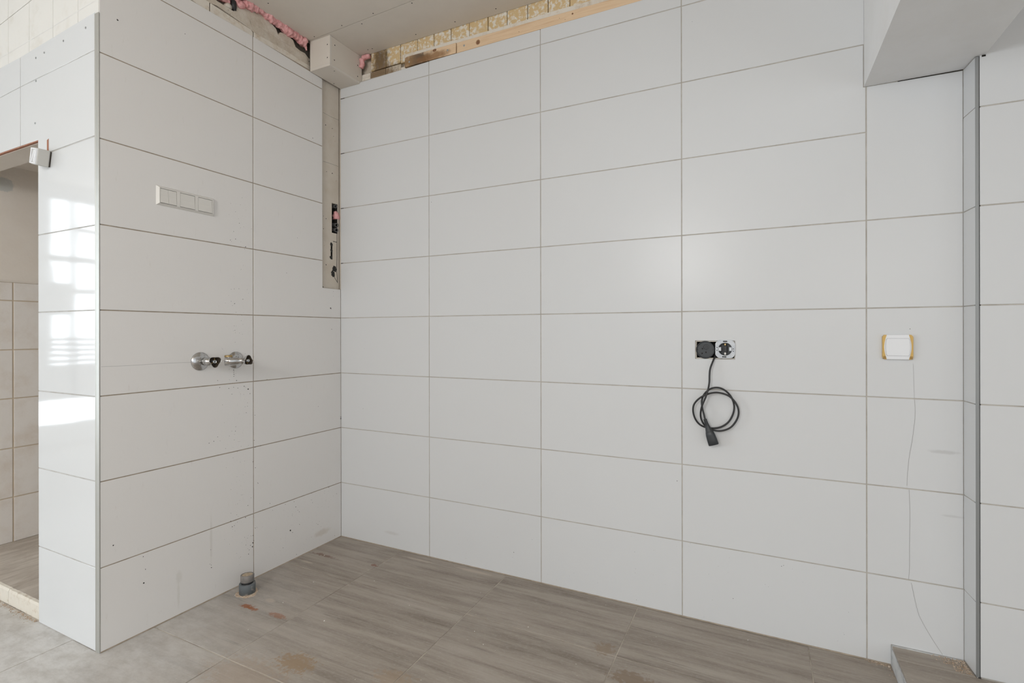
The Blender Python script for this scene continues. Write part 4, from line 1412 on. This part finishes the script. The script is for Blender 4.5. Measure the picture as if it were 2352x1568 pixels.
for dx, dz in ((-0.0285, 0.006), (-0.0285, -0.005), (0.0285, 0.001), (0.0285, -0.0075)):
    bm = bmesh.new()
    lathe(bm, (sx + dx, -0.0030, sz + dz), (0, -1, 0), [(0, 0.0018), (0.0006, 0.0018)], 12)
    sub(t, finish(bm, 'plate_hole', M_DARK))
# crumbling plaster lining of the cut-out
slab('cutout_lining', cells([hx0 + 0.0005, hx0 + 0.004, hx1 - 0.003, hx1 - 0.0005], [hz0 + 0.0005, hz0 + 0.004, hz1 - 0.004, hz1 - 0.0005], [(hx0 + 0.004, hz0 + 0.004, hx1 - 0.003, hz1 - 0.004)]), BACK, -0.0055, -0.044, M_OLDP, back)
slab('cutout_back', [rect(hx0 + 0.004, hz0 + 0.004, hx1 - 0.003, hz1 - 0.004)], BACK, -0.038, -0.044, M_DARK, back)

# coiled cord with connector
ct = thing('extension_cord', (1.905, -0.02, 0.82), 'black coiled cord with rubber connector hanging from the open wall box', 'cord')


def cpt(x, y, d):
    p = at(1560 + x / 5.406, 760 + y / 5.406, 1, -d)
    return p


path = [cpt(447, 300, -0.012), cpt(443, 318, 0.004), cpt(425, 362, 0.016), (cpt(387, 462, 0.026)), cpt(377, 540, 0.030), cpt(374, 640, 0.032), cpt(357, 730, 0.040), cpt(325, 830, 0.042), cpt(283, 930, 0.040), cpt(266, 1030, 0.034),
        cpt(280, 1110, 0.030), cpt(330, 1180, 0.026), cpt(430, 1230, 0.024), cpt(530, 1237, 0.024), cpt(640, 1195, 0.024), cpt(715, 1100, 0.024), cpt(738, 1000, 0.024), cpt(705, 900, 0.024), cpt(620, 808, 0.024),
        cpt(500, 766, 0.026), cpt(390, 772, 0.030), cpt(270, 822, 0.032), cpt(190, 900, 0.030), cpt(172, 985, 0.028), cpt(195, 1080, 0.024), cpt(250, 1155, 0.018), cpt(330, 1195, 0.014), cpt(420, 1207, 0.014),
        cpt(520, 1190, 0.014), cpt(610, 1130, 0.013), cpt(668, 1030, 0.013), cpt(682, 930, 0.013), cpt(655, 835, 0.013), cpt(600, 762, 0.014), (cpt(530, 715, 0.016)), cpt(455, 702, 0.020), cpt(380, 722, 0.024),
        cpt(310, 785, 0.024), cpt(280, 870, 0.024), cpt(288, 960, 0.028), cpt(310, 1045, 0.034), cpt(322, 1100, 0.036)]
bm = bmesh.new()
tube(bm, spline(path, 7), 0.0034, 12)
sub(ct, finish(bm, 'cable', M_BLACK, smooth=True))
cA, cB = cpt(320, 1092, 0.036), cpt(430, 1412, 0.036)
dv = (cB - cA).normalized()
side = dv.cross(Vector((0, -1, 0))).normalized()
nor = side.cross(dv).normalized()
Lc = (cB - cA).length
bm = bmesh.new()
prof = [(0.0, .0062, .0062), (0.035, .0068, .0068), (0.05, .0056, .0056), (0.075, .0070, .0070), (0.09, .0056, .0056), (0.12, .0074, .0074), (0.14, .0064, .0064), (0.28, .0085, .0080), (0.42, .0118, .0095), (0.48, .0128, .0105), (0.50, .0140, .0120), (0.62, .0165, .0130), (0.8, .0180, .0135), (0.98, .0186, .0135), (1.0, .0178, .0125)]
rings = []
for d, w, h in prof:
    rg = []
    for i in range(28):
        a = 2 * math.pi * i / 28
        ca, sa = math.cos(a), math.sin(a)
        e = 0.7 if d > 0.45 else 1.0
        rg.append(bm.verts.new(cA + dv * (d * Lc) + side * (math.copysign(abs(ca) ** e, ca) * w * 1.0) + nor * (math.copysign(abs(sa) ** e, sa) * h)))
    rings.append(rg)
for p_, q_ in zip(rings, rings[1:]):
    for i in range(28):
        bm.faces.new((p_[i], p_[(i + 1) % 28], q_[(i + 1) % 28], q_[i]))
bm.faces.new(rings[0])
bm.faces.new(rings[-1])
con = sub(ct, finish(bm, 'connector', M_BLACKP, smooth=True))
con.data.polygons[-1].use_smooth = False
for s_ in (-1, 1):
    bm = bmesh.new()
    lathe(bm, cB - dv * 0.004 + side * s_ * 0.006, dv, [(0, 0.0028), (0.0042, 0.0028)], 12)
    sub(ct, finish(bm, 'pin_hole', M_DARK))

# gold-sided rocker switch
bx0, bz0_ = onY(2026.5, 824.5, -0.006)
bx1, bz1_ = onY(2097, 768.5, -0.006)
bz1_ = (bz1_ + onY(2026, 769, -0.006)[1]) / 2
t = thing('light_switch', ((bx0 + bx1) / 2, 0, bz0_), 'white rocker switch with gold side strips on the right of the back wall', 'switch')
w_, h_ = (bx1 - bx0), (bz1_ - bz0_)


def outline(fn, n=10):
    return [fn(i / n) for i in range(n + 1)]


def plate(name, pts, y1, y0, m, bev=0.0008, **kw):
    o = slab(name, [pts], BACK, y1, y0, m, bev=bev, **kw)
    return sub(t, o)


def edge_in(u, s):   # inner boundary of the gold strip: narrow in the middle
    return 0.055 + 0.085 * abs(2 * u - 1) ** 1.8


g0 = 0.12
lf = [(bx0 + w_ * 0.06 * (max(0, abs(2 * u - 1) - 0.8) / 0.2) ** 2, bz0_ + h_ * u) for u in [i / 14 for i in range(15)]]
li = [(bx0 + w_ * edge_in(u, 0), bz0_ + h_ * u) for u in [i / 14 for i in range(15)]]
plate('gold_strip', lf + li[::-1], 0.0105, 0.0, M_GOLD, 0)
rf = [(bx1 - (a - bx0), b) for a, b in lf]
ri = [(bx1 - (a - bx0), b) for a, b in li]
plate('gold_strip', ri + rf[::-1], 0.0105, 0.0, M_GOLD, 0)
for a0, a1 in ((bx0 + w_ * 0.02, bx0 + w_ * 0.115), (bx1 - w_ * 0.115, bx1 - w_ * 0.02)):
    plate('strip_foot', [(a0, bz0_ + 0.002), (a1, bz0_ + 0.001), (a1, bz0_ + h_ * 0.13), (a0, bz0_ + h_ * 0.13)], 0.0110, 0.0, M_GOLDD, 0.0004, label='darker gold foot')
plate('frame', li + ri[::-1], 0.0112, 0.0, M_PLASTICB, 0.0008)
e = 0.0016
ro = []
for u in [i / 14 for i in range(15)]:
    ro.append((bx0 + w_ * (0.10 + 0.035 * abs(2 * u - 1) ** 2.2 + (0.02 if u in (0, 1) else 0)), bz0_ + h_ * (0.15 + 0.70 * u)))
ro2 = [(bx1 - (a - bx0), b) for a, b in ro]
grow = []
cxr, czr = (bx0 + bx1) / 2, bz0_ + h_ * 0.5
plate('shadow_gap', [(cxr + (a - cxr) * 1.02, czr + (b - czr) * 1.025) for a, b in ro + ro2[::-1]], 0.01135, 0.0110, mat('grey_gap', (0.33, 0.33, 0.36), 0.7), 0)
plate('rocker', ro + ro2[::-1], 0.0135, 0.0114, M_PLASTICB, 0.0006)

# waste pipe stub in the floor
wx, wy = onZ(568, 1361.5)
t = thing('waste_pipe', (wx, wy, 0), 'capped grey plastic waste pipe stub standing out of the floor', 'pipe')
sub(t, turned('lower_collar', (wx, wy, -0.004), (0, 0, 1), [(0, 0.032), (0.047, 0.0325), (0.049, 0.031), (0.049, 0.026)], M_PVC, seg=36))
sub(t, turned('neck', (wx, wy, 0.042), (0.02, 0, 1), [(0, 0.0235), (0.014, 0.0235)], M_BLACK, seg=32))
tilt = Vector((-0.03, 0.04, 1)).normalized()
sub(t, turned('upper_collar', (wx, wy, 0.052), tilt, [(0, 0.0255), (0.001, 0.0268), (0.026, 0.0268), (0.028, 0.0255), (0.028, 0.0222), (0.025, 0.0220)], M_PVC2, seg=36))
sub(t, turned('sand_fill', Vector((wx, wy, 0.052)) + tilt * 0.024, tilt, [(0, 0.0218), (0.0025, 0.0215)], M_SAND, seg=32))
bm = bmesh.new()
for i in range(5):
    pass
lathe(bm, (wx, wy, 0.0002), (0, 0, 1), [(0, 0.044), (0.0015, 0.041), (0.0035, 0.034), (0.004, 0.031)], 40, shape=lambda a: 1 + 0.10 * math.sin(3 * a + 1) + 0.05 * math.sin(7 * a))
sub(t, finish(bm, 'mortar_ring', M_GRIT))

# small white sensor box beside the opening
C = Vector((-0.352, BY, 1.7745))
t = thing('sensor_box', (C.x, BY - 0.002, C.z), 'small white tilted plastic box screwed beside the top of the opening', 'sensor')
ROT = Matrix.Translation(C) @ Matrix.Rotation(math.radians(14), 4, 'Y')
sub(t, box('back_plate', (-0.018, -0.0055, -0.0285), (0.0200, -0.0005, 0.0285), M_CUP, bev=0.0008, seg=1, rot=ROT))
sub(t, box('housing', (-0.0235, -0.044, -0.031), (0.0235, -0.0050, 0.031), M_PLGREY, bev=0.0045, seg=3, rot=ROT))
FR = Frame(ROT @ Vector((0, -0.0435, 0)), ROT.to_3x3() @ Vector((1, 0, 0)), ROT.to_3x3() @ Vector((0, 0, 1)), ROT.to_3x3() @ Vector((0, -1, 0)))
sub(t, slab('face_frame', cells([-0.0215, -0.0165, 0.0165, 0.0215], [-0.0285, -0.024, 0.024, 0.0285], [(-0.0165, -0.024, 0.0165, 0.024)]), FR, 0.004, -0.001, M_PLASTICB, bev=0.0006))
sub(t, slab('face_wedge', [[(0.004, -0.023), (0.0125, -0.023), (0.0125, 0.023), (0.006, 0.023)]], FR, 0.0035, -0.001, M_PLASTICB, bev=0.0004))
sub(t, slab('face_wedge', [[(-0.0135, -0.023), (-0.007, -0.023), (0.005, 0.023), (-0.002, 0.023)]], FR, 0.0030, -0.001, M_PLASTICB, bev=0.0004))


# loose debris ---------------------------------------------------------
def grains(name, spots, m, label, cat='debris'):
    bm = bmesh.new()
    rr = random.Random(11)
    z0 = spots[0][2]
    for (x, y, z, s) in spots:
        n0_ = len(bm.verts)
        r = bmesh.ops.create_icosphere(bm, subdivisions=1, radius=s)
        for v in r['verts']:
            v.co *= rr.uniform(0.7, 1.25)
            v.co.z = v.co.z * 0.7
            v.co += Vector((x, y, z + s * 0.5))
    return finish(bm, name, m, label=label, cat=cat, kind='stuff')


rg_ = random.Random(5)
pts = []
for i in range(420):
    u = rg_.random() ** 1.4
    x = 2.640 - abs(rg_.gauss(0, 0.030))
    y = -0.006 - rg_.random() ** 1.2 * 0.074 * (1 if x > 2.6 else 0.55)
    if x > 2.462:
        pts.append((x, y, 0.069, rg_.uniform(0.0005, 0.0022)))
grains('debris_pile', pts, M_GRIT, 'loose crumbs of plaster swept into the corner on the raised platform')
pts = []
for i in range(260):
    x = 2.449 - abs(rg_.gauss(0, 0.035))
    y = -0.004 - abs(rg_.gauss(0, 0.007))
    if rg_.random() < 0.35:
        y = -0.004 - rg_.random() * 0.2
        x = 2.449 - abs(rg_.gauss(0, 0.006))
    pts.append((x, y, 0.0, rg_.uniform(0.0005, 0.0018)))
pts.append((onZ(2043, 1532)[0], onZ(2043, 1532)[1], 0.0, 0.0045))
grains('debris_line', pts, M_GRIT, 'brown crumbs along the floor edge left of the raised platform')
pts = []
for i in range(420):
    x = rg_.uniform(-0.86, -0.445)
    y = -1.142 - abs(rg_.gauss(0, 0.008))
    pts.append((x, y, 0.0, rg_.uniform(0.0005, 0.0022)))
grains('debris_line', pts, M_GRIT, 'crumbled mortar at the foot of the pale step by the opening')
# caulk and dirt in the joint between wall tiles and floor
bm = bmesh.new()
for (x0, y0_, x1, y1_, nx, ny) in ((0.0, -0.0, 2.45, 0.0, 0, -1), (0.0, -1.143, 0.0, 0.0, 1, 0)):
    n = 60
    prev = None
    for i in range(n + 1):
        x = x0 + (x1 - x0) * i / n
        y = y0_ + (y1_ - y0_) * i / n
        w = 0.0035 + 0.0018 * noise.noise(Vector((x * 9, y * 9, 1)))
        cur = [bm.verts.new((x, y, 0.0038)), bm.verts.new((x + nx * 0.0012, y + ny * 0.0012, 0.0034)), bm.verts.new((x + nx * w, y + ny * w, 0.0006))]
        if prev:
            bm.faces.new((prev[0], prev[1], cur[1], cur[0]))
            bm.faces.new((prev[1], prev[2], cur[2], cur[1]))
        prev = cur
finish(bm, 'floor_joint', M_GROUT_L, floor)
# plaster chips on the floor tiles
pts = []
for x, y, s in ((745, 1275, 2.4), (860, 1334, 2.2), (720, 1337, 2.6), (1180, 1302, 1.5), (1213, 1440, 2.2), (745, 1426, 3.0), (1090, 1450, 1.8), (570, 1446, 1.8), (650, 1384, 2.4), (1110, 1480, 1.6), (940, 1390, 1.6), (540, 1367, 2.4), (1718, 1470, 2)):
    a, b = onZ(x, y)
    pts.append((a, b, 0.0, s * 0.0011))
grains('plaster_crumbs', pts, M_OLDW, 'scattered white plaster crumbs on the grey-brown floor tiles')
